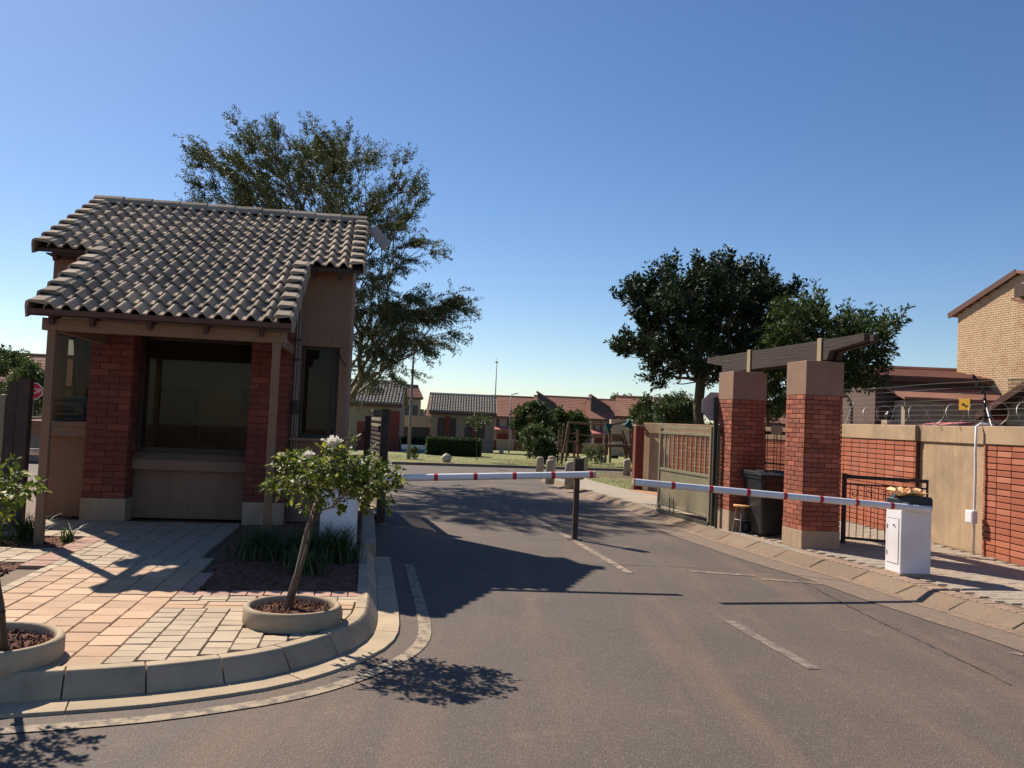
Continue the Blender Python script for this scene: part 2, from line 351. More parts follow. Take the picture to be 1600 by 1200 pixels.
def brick_mesh(m):
    """unit brick: x 0..1, z 0..1, front at y=0 with worn edges, back at y=1"""
    e, f, h = .03, .07, .08
    b = MB().add([(0,1,0),(1,1,0),(1,1,1),(0,1,1),(0,h,0),(1,h,0),(1,h,1),(0,h,1),(e,0,f),(1-e,0,f),(1-e,0,1-f),(e,0,1-f)],
                 [(0,1,5,4),(1,2,6,5),(2,3,7,6),(3,0,4,7),(4,5,9,8),(5,6,10,9),(6,7,11,10),(7,4,8,11),(8,9,10,11)])
    return b.mesh('brick', m)
BR = {}
def brick_face(parent, x, y, ang, width, z0, z1, bl, bh, m='brick', joint=.008, proud=.012, bond=True, depth=.05, rng=random.Random(5), inset0=0.):
    """transforms of the bricks of one wall face that starts at (x, y) and runs along ang; its outside is to the right"""
    out = []; c, s = cos(ang), sin(ang); rows = max(1, int(round((z1 - z0) / bh))); bh = (z1 - z0) / rows
    for r in range(rows):
        edges = [0.]; first = bl / 2 if (bond and r % 2) else bl
        p = first
        while p < width - .03: edges.append(p); p += bl
        edges.append(width)
        for a, b in zip(edges, edges[1:]):
            if b - a < .03: continue
            j = rng.uniform(-.0025, .0025); yy = -proud + j
            T = Matrix.Translation((x + c * (a + joint / 2) - s * yy, y + s * (a + joint / 2) + c * yy, z0 + r * bh + joint / 2)) @ \
                Matrix.Rotation(ang + rng.uniform(-.004, .004), 4, 'Z') @ Matrix.Diagonal((b - a - joint, depth, bh - joint, 1))
            out.append(T)
    return out
def place_bricks(parent, mats, m, limit=300, key=None, name='brick'):
    if m not in BR: BR[m] = brick_mesh(m)
    if key: mats = sorted(mats, key=key)
    for t in mats[:limit]:
        o = bpy.data.objects.new(name, BR[m]); COL.objects.link(o); o.parent = parent; o.matrix_local = t
    if mats[limit:]: join_transforms(BR[m], mats[limit:], name + '_courses', m, parent)

# ------------------------------------------------------------------ foliage helpers
def leaf_object(name, m, parent, P, D, L, W, fold=.25, seed=1, kind=None, up=None, droop=0.):
    """leaves: at points P, pointing along D, length L and width W (arrays), four-cornered blades folded on the midrib"""
    rng = np.random.default_rng(seed); n = len(P); P = np.asarray(P, float); D = np.asarray(D, float)
    D = D / (np.linalg.norm(D, axis=1, keepdims=True) + 1e-9)
    R = rng.normal(size=(n, 3)) if up is None else np.tile(up, (n, 1)) + rng.normal(size=(n, 3)) * .35
    X = np.cross(D, R); X /= (np.linalg.norm(X, axis=1, keepdims=True) + 1e-9); N = np.cross(X, D)
    L = np.broadcast_to(np.asarray(L, float), (n,))[:, None]; W = np.broadcast_to(np.asarray(W, float), (n,))[:, None]
    tip = P + D * L; tip[:, 2] -= (droop * L)[:, 0]
    mid = P + D * L * .45
    V = np.stack([P, mid + X * W * .5 + N * W * fold, tip, mid - X * W * .5 + N * W * fold], 1).reshape(-1, 3)
    me = bpy.data.meshes.new(name); me.vertices.add(4 * n); me.vertices.foreach_set('co', V.ravel())
    idx = np.arange(n)[:, None] * 4 + np.array([0, 1, 2, 0, 2, 3])[None]
    me.loops.add(6 * n); me.loops.foreach_set('vertex_index', idx.ravel().astype(np.int32))
    me.polygons.add(2 * n); me.polygons.foreach_set('loop_start', (np.arange(2 * n) * 3).astype(np.int32))
    me.materials.append(M[m]); me.update(calc_edges=True)
    o = bpy.data.objects.new(name, me); COL.objects.link(o); o.parent = parent
    if kind: o['kind'] = kind
    return o
def blades(name, m, parent, P, H, lean, W=.008, seed=1, seg=3, kind=None):
    """grass blades that arch outwards"""
    rng = np.random.default_rng(seed); n = len(P); P = np.asarray(P, float)
    a = rng.uniform(0, 2*pi, n); ln = np.asarray(lean) if np.ndim(lean) else rng.uniform(.3, 1, n) * lean
    H = np.broadcast_to(np.asarray(H, float), (n,)) * rng.uniform(.6, 1.1, n)
    d = np.stack([np.cos(a), np.sin(a), np.zeros(n)], 1); x = np.stack([-np.sin(a), np.cos(a), np.zeros(n)], 1)
    rows = []
    for i in range(seg + 1):
        t = i / seg; c = P + d * (ln * H * t**2)[:, None] + np.array([0, 0, 1]) * (H * (t - .35 * ln * t**3))[:, None]
        w_ = W * (1 - t) * .5 + .0006; rows += [c - x * w_, c + x * w_]
    V = np.stack(rows, 1).reshape(-1, 3); k = 2 * (seg + 1)
    q = np.array([[2*i, 2*i+1, 2*i+3, 2*i+2] for i in range(seg)]).ravel()
    idx = np.arange(n)[:, None] * k + q[None]
    me = bpy.data.meshes.new(name); me.vertices.add(k * n); me.vertices.foreach_set('co', V.ravel())
    me.loops.add(idx.size); me.loops.foreach_set('vertex_index', idx.ravel().astype(np.int32))
    me.polygons.add(seg * n); me.polygons.foreach_set('loop_start', (np.arange(seg * n) * 4).astype(np.int32))
    me.materials.append(M[m]); me.update(calc_edges=True)
    o = bpy.data.objects.new(name, me); COL.objects.link(o)
    if parent: o.parent = parent
    if kind: o['kind'] = kind
    return o
def inside(poly, x, y):
    r = False; n = len(poly)
    for i in range(n):
        x1, y1 = poly[i]; x2, y2 = poly[(i + 1) % n]
        if (y1 > y) != (y2 > y) and x < (x2 - x1) * (y - y1) / (y2 - y1) + x1: r = not r
    return r
def grow(root_pts, tips, rng, step=.35, bias=.35, sag=0.):
    """branch skeleton: joins every tip to the nearest and most direct node; returns nodes, parents"""
    N = [Vector(p) for p in root_pts]; par = [-1] + list(range(len(root_pts) - 1)); pl = [0.]
    for i in range(1, len(N)): pl.append(pl[-1] + (N[i] - N[i-1]).length)
    fork = N[-1]
    arr = np.array([tuple(p) for p in N]); plen = np.array(pl); lim = max(0, len(root_pts) - 3)
    for t in sorted(tips, key=lambda p: (Vector(p) - fork).length):
        t = Vector(t); d = np.linalg.norm(arr - np.array(t), axis=1)
        cost = d + bias * plen; cost[:lim] += 50; j = int(np.argmin(cost)); a = Vector(arr[j]); L = (t - a).length
        k = max(1, int(L / step)); prev = j; perp = Vector((rng.uniform(-1, 1), rng.uniform(-1, 1), rng.uniform(-.6, 1))) * L * .05
        new = []
        for i in range(1, k + 1):
            f = i / k; p = a.lerp(t, f) + perp * sin(pi * f) + Vector((0, 0, sag * L * sin(pi * f)))
            par.append(prev); prev = len(arr) + len(new); new.append(tuple(p))
        arr = np.vstack([arr, np.array(new)])
        plen = np.append(plen, [plen[j] + L * (i + 1) / k for i in range(k)])
    return arr, par
def limbs(name, m, parent, arr, par, rtip=.006, rmax=.16, power=2.2, n=5):
    k = len(arr); w_ = np.zeros(k); kids = [0] * k
    for i in range(k):
        if par[i] >= 0: kids[par[i]] += 1
    for i in range(k - 1, -1, -1):
        if kids[i] == 0: w_[i] += 1
        if par[i] >= 0: w_[par[i]] += w_[i]
    r = rtip * np.maximum(w_, 1) ** (1 / power); r = np.minimum(r, rmax)
    b = MB()
    for i in range(k):
        if par[i] >= 0:
            p = par[i]; b.tube([arr[p], arr[i]], [min(r[p], r[i] * 1.5), r[i]], n if r[i] > .03 else 4, caps=False)
    return b.build(name, m, parent, smooth=True), r
def tree(name, label, cat, base, trunk_pts, tips, leafm, barkm, spray, seed=1, group=None, rmax=.16, rtip=.006, step=.35, bias=.35, sag=0., upw=.3,
         leafL=.06, leafW=.03, nleaf=40, twigL=.45, twigs=5, fold=.2, outward=1., spread=.7):
    rng = random.Random(seed); nr = np.random.default_rng(seed)
    t = thing(name, label, cat, base, 0, group); B = Vector(base)
    tips = [Vector(p) - B for p in tips]; tp = [Vector(p) - B for p in trunk_pts]
    arr, par = grow(tp, tips, rng, step, bias, sag)
    limbs('trunk', barkm, t, arr, par, rtip, rmax)
    cen = np.mean([tuple(p) for p in tips], axis=0)
    kids = set(par); ends = [i for i in range(len(arr)) if i not in kids]
    near = [i for i in range(len(tp), len(arr)) if i in kids and rng.random() < .35]
    P = []; D = []; LL = []; tw = MB()
    for i in ends + near:
        p = arr[i]; d0 = arr[i] - arr[par[i]]; d0 = d0 / (np.linalg.norm(d0) + 1e-6)
        out = (p - cen); out = out / (np.linalg.norm(out) + 1e-6)
        k = twigs if i in ends else max(2, twigs // 2)
        for _ in range(k):
            d = d0 * .6 + out * outward * .6 + nr.normal(size=3) * spread + np.array([0, 0, upw]); d /= np.linalg.norm(d)
            L = twigL * nr.uniform(.5, 1.15); bend = nr.normal(size=3) * .12 * L
            f = nr.uniform(.05, 1, nleaf); q = p + d * (L * f)[:, None] + bend * (np.sin(pi * f))[:, None]
            side = nr.normal(size=(nleaf, 3)); side -= (side @ d)[:, None] * d; side /= np.linalg.norm(side, axis=1, keepdims=True)
            P.append(q + side * spray * nr.uniform(0, 1, nleaf)[:, None]); D.append(side + d * .7)
            tw.tube([p, p + d * L * .5 + bend, p + d * L], [.006, .004, .002], 3, caps=False)
    tw.build('twigs', barkm, t, kind='stuff')
    P = np.concatenate(P); D = np.concatenate(D); n = len(P)
    leaf_object('crown', leafm, t, P, D, leafL * nr.uniform(.6, 1.3, n), leafW * nr.uniform(.7, 1.2, n), fold, seed, kind='stuff')
    return t
def ellip_tips(rng, c, r, n, shell=.45):
    out = []
    while len(out) < n:
        p = Vector([rng.gauss(0, 1) for _ in range(3)]); p.normalize(); p *= rng.uniform(shell, 1) ** .6
        out.append(Vector((c[0] + p.x * r[0], c[1] + p.y * r[1], c[2] + p.z * r[2])))
    return out
# ================================================================== GROUND AND ROADS
PHI = rad(9.5); OX, OY = -5.44, 11.04; CP, SP = cos(PHI), sin(PHI)
def W(u, v, z=0.): return Vector((OX + u*CP - v*SP, OY + u*SP + v*CP, z))     # guard house frame to world
def UV(x, y): dx, dy = x - OX, y - OY; return dx*CP + dy*SP, -dx*SP + dy*CP
def smooth_line(P, step=.1):
    """Catmull-Rom through the points, then evenly spaced"""
    P = [Vector((p[0], p[1], 0)) for p in P]; Q = []
    for i in range(len(P) - 1):
        a = P[max(i-1, 0)]; b = P[i]; c = P[i+1]; d = P[min(i+2, len(P)-1)]
        for k in range(24):
            t = k / 24.; Q.append(.5*((2*b) + (c-a)*t + (2*a-5*b+4*c-d)*t*t + (3*b-a-3*c+d)*t**3))
    Q.append(P[-1]); s = [0.]
    for a, b in zip(Q, Q[1:]): s.append(s[-1] + (b-a).length)
    n = max(2, int(s[-1]/step)); xs = np.interp(np.linspace(0, s[-1], n+1), s, [q.x for q in Q]); ys = np.interp(np.linspace(0, s[-1], n+1), s, [q.y for q in Q])
    return np.c_[xs, ys]
def offset_line(L, d):
    """moves the line by d to its right-hand side"""
    t = np.gradient(L, axis=0); t /= np.linalg.norm(t, axis=1, keepdims=True) + 1e-9
    return L + np.c_[t[:, 1], -t[:, 0]] * d
def kerb_blocks(root, L, profile, blen, m, gap=.01, name='kerb_block', seed=3, bevel=.006, jit=.003):
    """blocks along the line; profile = (offset to the right, height) corners, closed"""
    rng = random.Random(seed); seg = np.linalg.norm(np.diff(L, axis=0), axis=1); s = np.r_[0, np.cumsum(seg)]; tot = s[-1]
    offs = {o: offset_line(L, o) for o, _ in profile}; p0 = 0.
    def at(o, q): return np.interp(q, s, offs[o][:, 0]), np.interp(q, s, offs[o][:, 1])
    while p0 < tot - .05:
        ln = blen * rng.uniform(.96, 1.04); p1 = min(p0 + ln, tot); k = max(2, int((p1-p0)/.18) + 1); b = MB(); dz = rng.uniform(-jit, jit); do = rng.uniform(-jit, jit)
        vs = []
        for q in np.linspace(p0 + gap/2, p1 - gap/2, k):
            for o, z in profile:
                x, y = at(o, q); vs.append((x, y, z + (dz if z > .02 else 0)))
        n = len(profile)
        fs = [(i*n+j, (i+1)*n+j, (i+1)*n+(j+1)%n, i*n+(j+1)%n) for i in range(k-1) for j in range(n)]
        fs += [tuple(range(n)), tuple((k-1)*n+j for j in range(n))[::-1]]
        b.add(vs, fs).build(name, m, root, bevel=bevel); p0 = p1
def ribbon(name, L, a, b, z, m, parent=None, kind=None, terrain=False):
    P, Q = offset_line(L, a), offset_line(L, b); f = (lambda y: tz(y)) if terrain else (lambda y: 0.)
    return MB().strip([(x, y, z + f(y)) for x, y in P], [(x, y, z + f(y)) for x, y in Q]).build(name, m, parent, kind=kind)
def struct(name): 
    o = bpy.data.objects.new(name, None); COL.objects.link(o); o['kind'] = 'structure'; return o
def clip_convex(poly, P, Q):
    """keeps the part of poly on the left of the line P -> Q"""
    out = []
    def sd(p): return (Q[0]-P[0])*(p[1]-P[1]) - (Q[1]-P[1])*(p[0]-P[0])
    for i in range(len(poly)):
        a, b = poly[i], poly[(i+1) % len(poly)]; sa, sb = sd(a), sd(b)
        if sa >= 0: out.append(a)
        if (sa >= 0) != (sb >= 0): t = sa/(sa-sb); out.append((a[0]+(b[0]-a[0])*t, a[1]+(b[1]-a[1])*t))
    return out

# terrain: one sheet out to the horizon
ys = [-60, -20, 0, 28, 34, 40, 48, 60, 80, 110, 200, 400, 1500]
b = MB(); xs = [-1500, -200, -60, 0, 60, 200, 1500]
vs = [(x, y, tz(y) - .015) for y in ys for x in xs]; n = len(xs)
b.add(vs, [(j*n+i, j*n+i+1, (j+1)*n+i+1, (j+1)*n+i) for j in range(len(ys)-1) for i in range(n-1)]).build('ground', 'earth', kind='structure')
# lawn kerb line of the cross street
KA, KB = G(602, 724), (5.3, 33.2)
kd = Vector((KB[0]-KA[0], KB[1]-KA[1], 0)).normalized()
def kline(t): return (KA[0] + kd.x*t, KA[1] + kd.y*t)
pa, pb = kline(-40), kline(60)
MB().add([(-45, -12, 0), (30, -12, 0), (45, 20, 0), (pb[0], min(pb[1], 28), 0), (0, 27.9, 0), (pa[0], 20, 0)], [(0,1,2,3,4,5)]).build('road', 'asphalt', kind='structure')
# cross street beyond the level part
L0 = np.array([kline(t) for t in np.linspace(-40, 60, 140)])
b = MB(); ya = [16.5, 22, 26, 28, 31, 34, 37, 40, 44, 48, 54]
vs = []
for t in np.linspace(-40, 60, 60):
    p = Vector(kline(t)+(0,)); nn = Vector((kd.y, -kd.x, 0))
    for o in (0, 3, 6, 8.2): q = p + nn*o; vs.append((q.x, q.y, tz(q.y) + .004))
b.add(vs, [(i*4+j+1, (i+1)*4+j+1, (i+1)*4+j, i*4+j) for i in range(59) for j in range(3)]).build('cross_street', 'asphalt', kind='structure')
# lawn beyond the cross street
b = MB(); ts = np.linspace(-40, 60, 51); ds = [0, 3, 6, 10, 14, 18, 24, 32, 45]
vs = []
for t in ts:
    p = Vector(kline(t)+(0,)); nn = Vector((-kd.y, kd.x, 0))
    for d_ in ds: q = p + nn*d_; vs.append((q.x, q.y, tz(q.y) + .09 + .05*sin(q.x*.7)*sin(q.y*.5)*(d_ > 2)))
k = len(ds)
b.add(vs, [(i*k+j, (i+1)*k+j, (i+1)*k+j+1, i*k+j+1) for i in range(len(ts)-1) for j in range(k-1)]).build('lawn', 'lawn', kind='structure')
lk = struct('lawn_kerb')
LL = np.array([kline(t) for t in np.linspace(-14, 22, 120)])
seg = 1.0
for i in range(36):
    p, q = kline(-14 + i), kline(-14 + i + .985); nn = Vector((kd.y, -kd.x, 0))
    za = tz(p[1]); vs = []
    for e in (p, q):
        for o, z in ((-.02, .1), (.12, .1), (.2, .0), (-.02, .0)): vs.append((e[0]+nn.x*o, e[1]+nn.y*o, tz(e[1]) + z))
    MB().add(vs, [(0,4,5,1),(1,5,6,2),(2,6,7,3),(3,7,4,0),(0,1,2,3),(7,6,5,4)]).build('kerb_block', 'old_concrete', lk)
# tufts of the lawn
nr = np.random.default_rng(4); P = []
for _ in range(16000):
    t, d_ = nr.uniform(-6, 16), nr.uniform(.1, 7) ; p = kline(t); x, y = p[0] - kd.y*d_, p[1] + kd.x*d_
    P.append((x, y, tz(y) + .07))
o = blades('lawn_tufts', 'drygrass', None, P, .08, .6, .012, 3, 2, 'stuff'); tag(o, 'short dry tufts of grass over the lawn beyond the cross street', 'grass')

# ---- guard house island: kerb, gutter, painted line
KU = [(-6,-7.25),(-4,-7.12),(-2,-6.84),(0,-6.73),(.8,-6.68),(1.63,-6.58),(2.25,-6.46),(2.6,-6.33),(2.9,-6.17),(3.13,-5.95),(3.31,-5.7),(3.45,-5.42),(3.52,-5.05),(3.54,-4.3),(3.54,-3),(3.54,-1),(3.54,1.2)]
KW = [tuple(W(u, v)[:2]) for u, v in KU]
LI = smooth_line(KW, .06)            # inner top edge of the island kerb
isl = struct('island_kerb')
kerb_blocks(isl, LI, [(0, .155), (.085, .155), (.1, .14), (.175, .03), (.175, -.02), (0, -.02)], .4, 'concrete', .007, seed=5)
ribbon('kerb_joint', LI, .006, .168, .02, 'mortar', isl)
mask = LI[:, 1] < 10.0
LG = LI[mask]
b_ = struct('gutter'); kerb_blocks(b_, LG, [(.178, .024), (.35, .018), (.358, -.02), (.178, -.02)], 1.15, 'concrete', .006, 'gutter_slab', 8, .003, .001)
ribbon('edge_line', LG[LG[:, 1] < 9.6], .5, .6, .006, wornpaint('worn_cream_line', (.33, .26, .175), .53), None, 'structure')
# taller plain kerb beside the gate post
MB().box(3.56, 3.72, -1.9, 2.4, -.02, .2).build('raised_kerb', 'concrete', isl, loc=(OX, OY, 0), rot=(0, 0, PHI), bevel=.01)
# island surface under the pavers
core = [(u, v) for u, v in [UV(*p) for p in offset_line(LI, -.0)[::6]]] + [(3.54, 6), (-6, 6)]
isp = MB().prism(core, -.01, .118).build('island_base', 'mortar', kind='structure', loc=(OX, OY, 0), rot=(0, 0, PHI))

# ---- patio paving in the guard house frame
patio = struct('patio_paving'); patio.location = (OX, OY, 0); patio.rotation_euler = (0, 0, PHI)
kpoly = [UV(*p) for p in offset_line(LI, -.012)[::5]]
bed_right = [(2.0, -1.45), (2.22, -4.1), (2.64, -4.35), (3.6, -4.4), (3.6, 3), (2.55, 3), (2.55, -.02), (2.0, -.02)]
bed_left1 = [(-6, -1.46), (.52, -1.46), (.6, -1.6), (.6, -2.25), (.42, -2.31), (-6, -2.31)]
bed_left2 = [(-6, -3.13), (.6, -3.13), (.7, -4.15), (.76, -5.2), (.2, -6.0), (-6, -6.2)]
ring2 = UV(-1.5, 6.2); ring1 = UV(-2.93, 4.83)
def zone(u, v):
    """kind of paver at a place: material, width, depth"""
    if u < .62: return 'g'
    return ''
tiles = []   # (poly, material, z)
rngp = random.Random(11)
def blocked(u, v):
    if inside(bed_right, u, v) or inside(bed_left1, u, v) or inside(bed_left2, u, v): return True
    if math.hypot(u - ring2[0], v - ring2[1]) < .33 or math.hypot(u - ring1[0], v - ring1[1]) < .3: return True
    return False
def lay(u0, u1, v0, v1, du, dv, m, j=.007, stag=0., extra=None):
    nu = max(1, round((u1-u0)/du)); du = (u1-u0)/nu; nv = max(1, round((v1-v0)/dv)); dv = (v1-v0)/nv
    for i in range(nu):
        off = (i % 2) * stag * dv + rngp.uniform(-.02, .02)
        for k in range(-1, nv + 1):
            a, c = v0 + k*dv + off, v0 + (k+1)*dv + off; a, c = max(a, v0), min(c, v1)
            if c - a < .03: continue
            e = .002; J = lambda: rngp.uniform(-e, e)
            poly = [(u0+i*du+j/2+J(), a+j/2+J()), (u0+(i+1)*du-j/2+J(), a+j/2+J()), (u0+(i+1)*du-j/2+J(), c-j/2+J()), (u0+i*du+j/2+J(), c-j/2+J())]
            cu, cv = u0+(i+.5)*du, (a+c)/2
            if blocked(cu, cv) or (extra and extra(cu, cv)): continue
            if v0 < -5:
                for P_, Q_ in zip(kpoly, kpoly[1:]):
                    if min(abs(P_[0]-cu), 9) < .6 and abs(P_[1]-cv) < .6: poly = clip_convex(poly, P_, Q_)
                    if len(poly) < 3: break
            if len(poly) < 3 or not inside(core, sum(p[0] for p in poly)/len(poly), sum(p[1] for p in poly)/len(poly)): continue
            ar = abs(sum(poly[q][0]*poly[(q+1)%len(poly)][1]-poly[(q+1)%len(poly)][0]*poly[q][1] for q in range(len(poly))))/2
            if ar < .004: continue
            if not all(True for _ in poly): continue
            tiles.append((poly, m))
lay(.84, 2.11, -6.9, -3.35, .212, .235, 'paver_orange', stag=.5)
lay(.84, 2.11, -3.35, -2.75, .212, .2, 'paver_grey', stag=.5)
lay(.84, 1.98, -2.75, -.02, .212, .235, 'paver_grey', stag=.5)
lay(2.11, 3.6, -6.9, -5.02, .158, .15, 'paver_grey', stag=.5)
lay(2.11, 3.6, -5.02, -4.76, .32, .13, 'paver_orange')
lay(2.11, 3.6, -4.76, -4.55, .2, .1, 'paver_grey', stag=.5)
lay(2.11, 3.6, -4.55, -4.33, .13, .22, 'paver_red')
lay(2.11, 2.24, -4.33, -1.4, .12, .2, 'paver_red')
lay(.74, .84, -6.9, -.02, .1, .2, 'paver_grey')
lay(.5, .74, -6.2, -1.46, .24, .105, 'paver_red', extra=lambda u, v: u < .5)
lay(-1.2, .74, -1.46, -.02, .2, .2, 'paver_grey', stag=.5)
lay(-1.6, .5, -3.13, -2.31, .2, .2, 'paver_grey', stag=.5)
lay(-1.4, .84, -6.9, -6.2, .22, .2, 'paver_orange', stag=.5)
lay(.1, .84, -6.2, -5.2, .22, .2, 'paver_orange', stag=.5)
tiles.sort(key=lambda t: (t[0][0][1]))
rest = {}
for i, (poly, m) in enumerate(tiles):
    z = .15 + rngp.uniform(-.003, .003)
    cx = sum(p[0] for p in poly)/len(poly); cy = sum(p[1] for p in poly)/len(poly)
    tx, ty = rngp.uniform(-.012, .012), rngp.uniform(-.012, .012)
    inn = [(p[0]+(cx-p[0])*.05, p[1]+(cy-p[1])*.05) for p in poly]; n = len(poly)
    vs = [(x, y, .1) for x, y in poly] + [(x, y, z - .006 + (x-cx)*tx + (y-cy)*ty) for x, y in poly] + [(x, y, z + (x-cx)*tx + (y-cy)*ty) for x, y in inn]
    fs = [(a, (a+1)%n, n+(a+1)%n, n+a) for a in range(n)] + [(n+a, n+(a+1)%n, 2*n+(a+1)%n, 2*n+a) for a in range(n)] + [tuple(2*n+a for a in range(n))]
    if i < 300: MB().add(vs, fs).build('paver', m, patio)
    else: rest.setdefault(m, MB()).add(vs, fs)
for m, b in rest.items(): b.build('paver_field', m, patio, kind='stuff')
# planting beds
def lumpy(name, poly, z, m, amp=.02, step=.05, seed=1, kind='structure'):
    """an uneven soil surface clipped to the outline"""
    rg = random.Random(seed); xs0, xs1 = min(p[0] for p in poly), max(p[0] for p in poly); y0, y1 = min(p[1] for p in poly), max(p[1] for p in poly)
    nx, ny = int((xs1-xs0)/step)+1, int((y1-y0)/step)+1; idx = {}; b = MB(); vs = []; fs = []
    for i in range(nx+1):
        for k in range(ny+1):
            x, y = xs0+i*step, y0+k*step; idx[i, k] = len(vs); vs.append((x+rg.uniform(-.3, .3)*step, y+rg.uniform(-.3, .3)*step, z+rg.uniform(-1, 1)*amp))
    for i in range(nx):
        for k in range(ny):
            if inside(poly, xs0+(i+.5)*step, y0+(k+.5)*step): fs.append((idx[i,k], idx[i+1,k], idx[i+1,k+1], idx[i,k+1]))
    return b.add(vs, fs).build(name, m, None, kind=kind, loc=(OX, OY, 0), rot=(0, 0, PHI))
lumpy('planting_bed', [(2.24,-4.3),(3.53,-4.3),(3.53,2),(2.55,2),(2.55,.2),(2.1,.2),(2.1,-1.5)], .135, 'soil', .02, .06, 2)
lumpy('planting_bed', [(-4,-2.31),(.42,-2.31),(.6,-2.25),(.58,-1.47),(-4,-1.47)], .13, 'soil', .015, .05, 3)
lumpy('planting_bed', [(-4,-3.13),(.52,-3.13),(.5,-4.2),(.5,-5.15),(.1,-6.0),(-4,-6.0)], .132, 'soil', .02, .05, 4)
nr = np.random.default_rng(9); cb = MB()
clods = MB()
for _ in range(900):
    k = random.Random(_).random()
    u, v = (nr.uniform(2.3, 3.5), nr.uniform(-4.3, -1)) if k < .5 else ((nr.uniform(-1, .5), nr.uniform(-2.25, -1.5)) if k < .7 else (nr.uniform(-.8, .5), nr.uniform(-5.2, -3.2)))
    r = nr.uniform(.004, .016); a = nr.uniform(-1, 1, (6, 3)) * r * .4
    q = np.array([(r,0,0),(-r,0,0),(0,r,0),(0,-r,0),(0,0,r),(0,0,-r)]) + a + np.array([u, v, .145])
    clods.add(q.tolist(), [(0,2,4),(2,1,4),(1,3,4),(3,0,4),(2,0,5),(1,2,5),(3,1,5),(0,3,5)])
o = clods.build('soil_clods', 'soil', None, kind='stuff', loc=(OX, OY, 0), rot=(0, 0, PHI)); tag(o, 'small clods of red soil lying in the planting beds', 'soil')

# ---- right side: kerb, brick edging, sidewalk, grass island
KR = [(5.9,1.5),(5.25,4.2),(4.82,6.3),(4.55,7.54),(4.42,7.96),(4.34,8.33),(4.2,8.85),(4.08,9.53),(3.9,10.25),(3.6,11.2),(3.34,12.35),(3.1,13.37),(2.8,15.1),(2.48,16.6),(2.2,17.9),(1.66,20.3),(1.18,22.8),(.92,24.4),(1.0,25.9),(1.7,27.3),(3.2,28.3),(6.5,29.2),(14,31.2)]
LR = smooth_line(KR, .1)
kr = struct('right_kerb')
near = LR[LR[:, 1] < 24.6]
kerb_blocks(kr, near, [(0, -.02), (0, .012), (.2, .095), (.255, .102), (.255, -.02)], .78, 'old_concrete', .016, seed=6, bevel=.008, jit=.005)
P_, Q_ = offset_line(near, .01), offset_line(near, .25)
MB().strip([(x, y, .006) for x, y in P_], [(x, y, .09) for x, y in Q_]).build('kerb_joint', 'mortar', kr)
near_ = near[near[:, 1] < 21.5]
ribbon('sand_drift', near_, -.55, -.0, .0062, wornpaint('drifted_sand', (.22, .15, .1), .45, (.15, .11, .085)), None, 'structure')
ribbon('sand_drift', near_, -.14, -.0, .0095, wornpaint('drifted_sand_edge', (.27, .175, .11), .52, (.16, .115, .09)), None, 'structure')
far_ = LR[(LR[:, 1] >= 24.5)]
kerb_blocks(kr, far_, [(0, -.32), (0, .035), (.05, .07), (.2, .088), (.2, -.32)], 1.0, 'old_concrete', .02, seed=7, bevel=.004, jit=.002)
edge = offset_line(LR, .24)
wall_side = [(14, 31.6), (14, 20), (6.4, 16.4), (6.9, 11), (7.4, 4), (8, 1.5)]
MB().prism([tuple(p) for p in edge[::4]] + wall_side, -.35, .097).build('sidewalk_base', 'mortar', kind='structure')
# red edging pavers and grey sidewalk pavers
swk = struct('sidewalk_paving'); tl = []
def paver_piece(poly, z, tilt=.01):
    cx = sum(p[0] for p in poly)/len(poly); cy = sum(p[1] for p in poly)/len(poly); tx, ty = rngp.uniform(-tilt, tilt), rngp.uniform(-tilt, tilt); n = len(poly)
    inn = [(p[0]+(cx-p[0])*.05, p[1]+(cy-p[1])*.05) for p in poly]
    vs = [(x, y, z-.05) for x, y in poly] + [(x, y, z-.004+(x-cx)*tx+(y-cy)*ty) for x, y in poly] + [(x, y, z+(x-cx)*tx+(y-cy)*ty) for x, y in inn]
    return vs, [(a, (a+1)%n, n+(a+1)%n, n+a) for a in range(n)] + [(n+a, n+(a+1)%n, 2*n+(a+1)%n, 2*n+a) for a in range(n)] + [tuple(2*n+a for a in range(n))]
e1, e2 = offset_line(LR, .262), offset_line(LR, .44)
for i in range(0, len(LR)-1):
    if LR[i, 1] > 17.5 or LR[i, 1] < 3.5: continue
    a, b2 = e1[i], e1[i+1]; c2, d2 = e2[i+1], e2[i]; g_ = .06
    q = [tuple(a+(b2-a)*g_), tuple(b2+(a-b2)*g_), tuple(c2+(d2-c2)*g_), tuple(d2+(c2-d2)*g_)]
    tl.append((q, 'paver_dusty' if LR[i, 1] < 11 else 'paver_walk'))
e3 = offset_line(LR, .45); e3p = [tuple(p) for p in e3 if 3.5 < p[1] < 17.5]
wl = [(6.6 + (11-y)*.075, y) for y in (17.5, 16.2, 13, 11, 8, 3.5)]; area = e3p + wl
cA, sA = cos(rad(9.5)), sin(rad(9.5)); du, dv = .205, .105
for i in range(-5, 60):
    for k in range(-10, 190):
        u, v = i*du*1.0 - 2, k*dv; 
        if k % 2: u += du/2
        x, y = 4 + u*cA - (v)*sA, 3.5 + u*sA + v*cA
        if not inside(area, x, y) or y > 17.3: continue
        j = .003; q = [(u+j, v+j), (u+du-j, v+j), (u+du-j, v+dv-j), (u+j, v+dv-j)]
        q = [(4 + p[0]*cA - p[1]*sA, 3.5 + p[0]*sA + p[1]*cA) for p in q]
        if all(inside(area, *p) for p in q): tl.append((q, 'paver_walk'))
tl.sort(key=lambda t: abs(t[0][0][1] - 9.3) if t[0][0][1] > 8.6 and t[0][0][0] < 6.2 else 50)
rest = {}
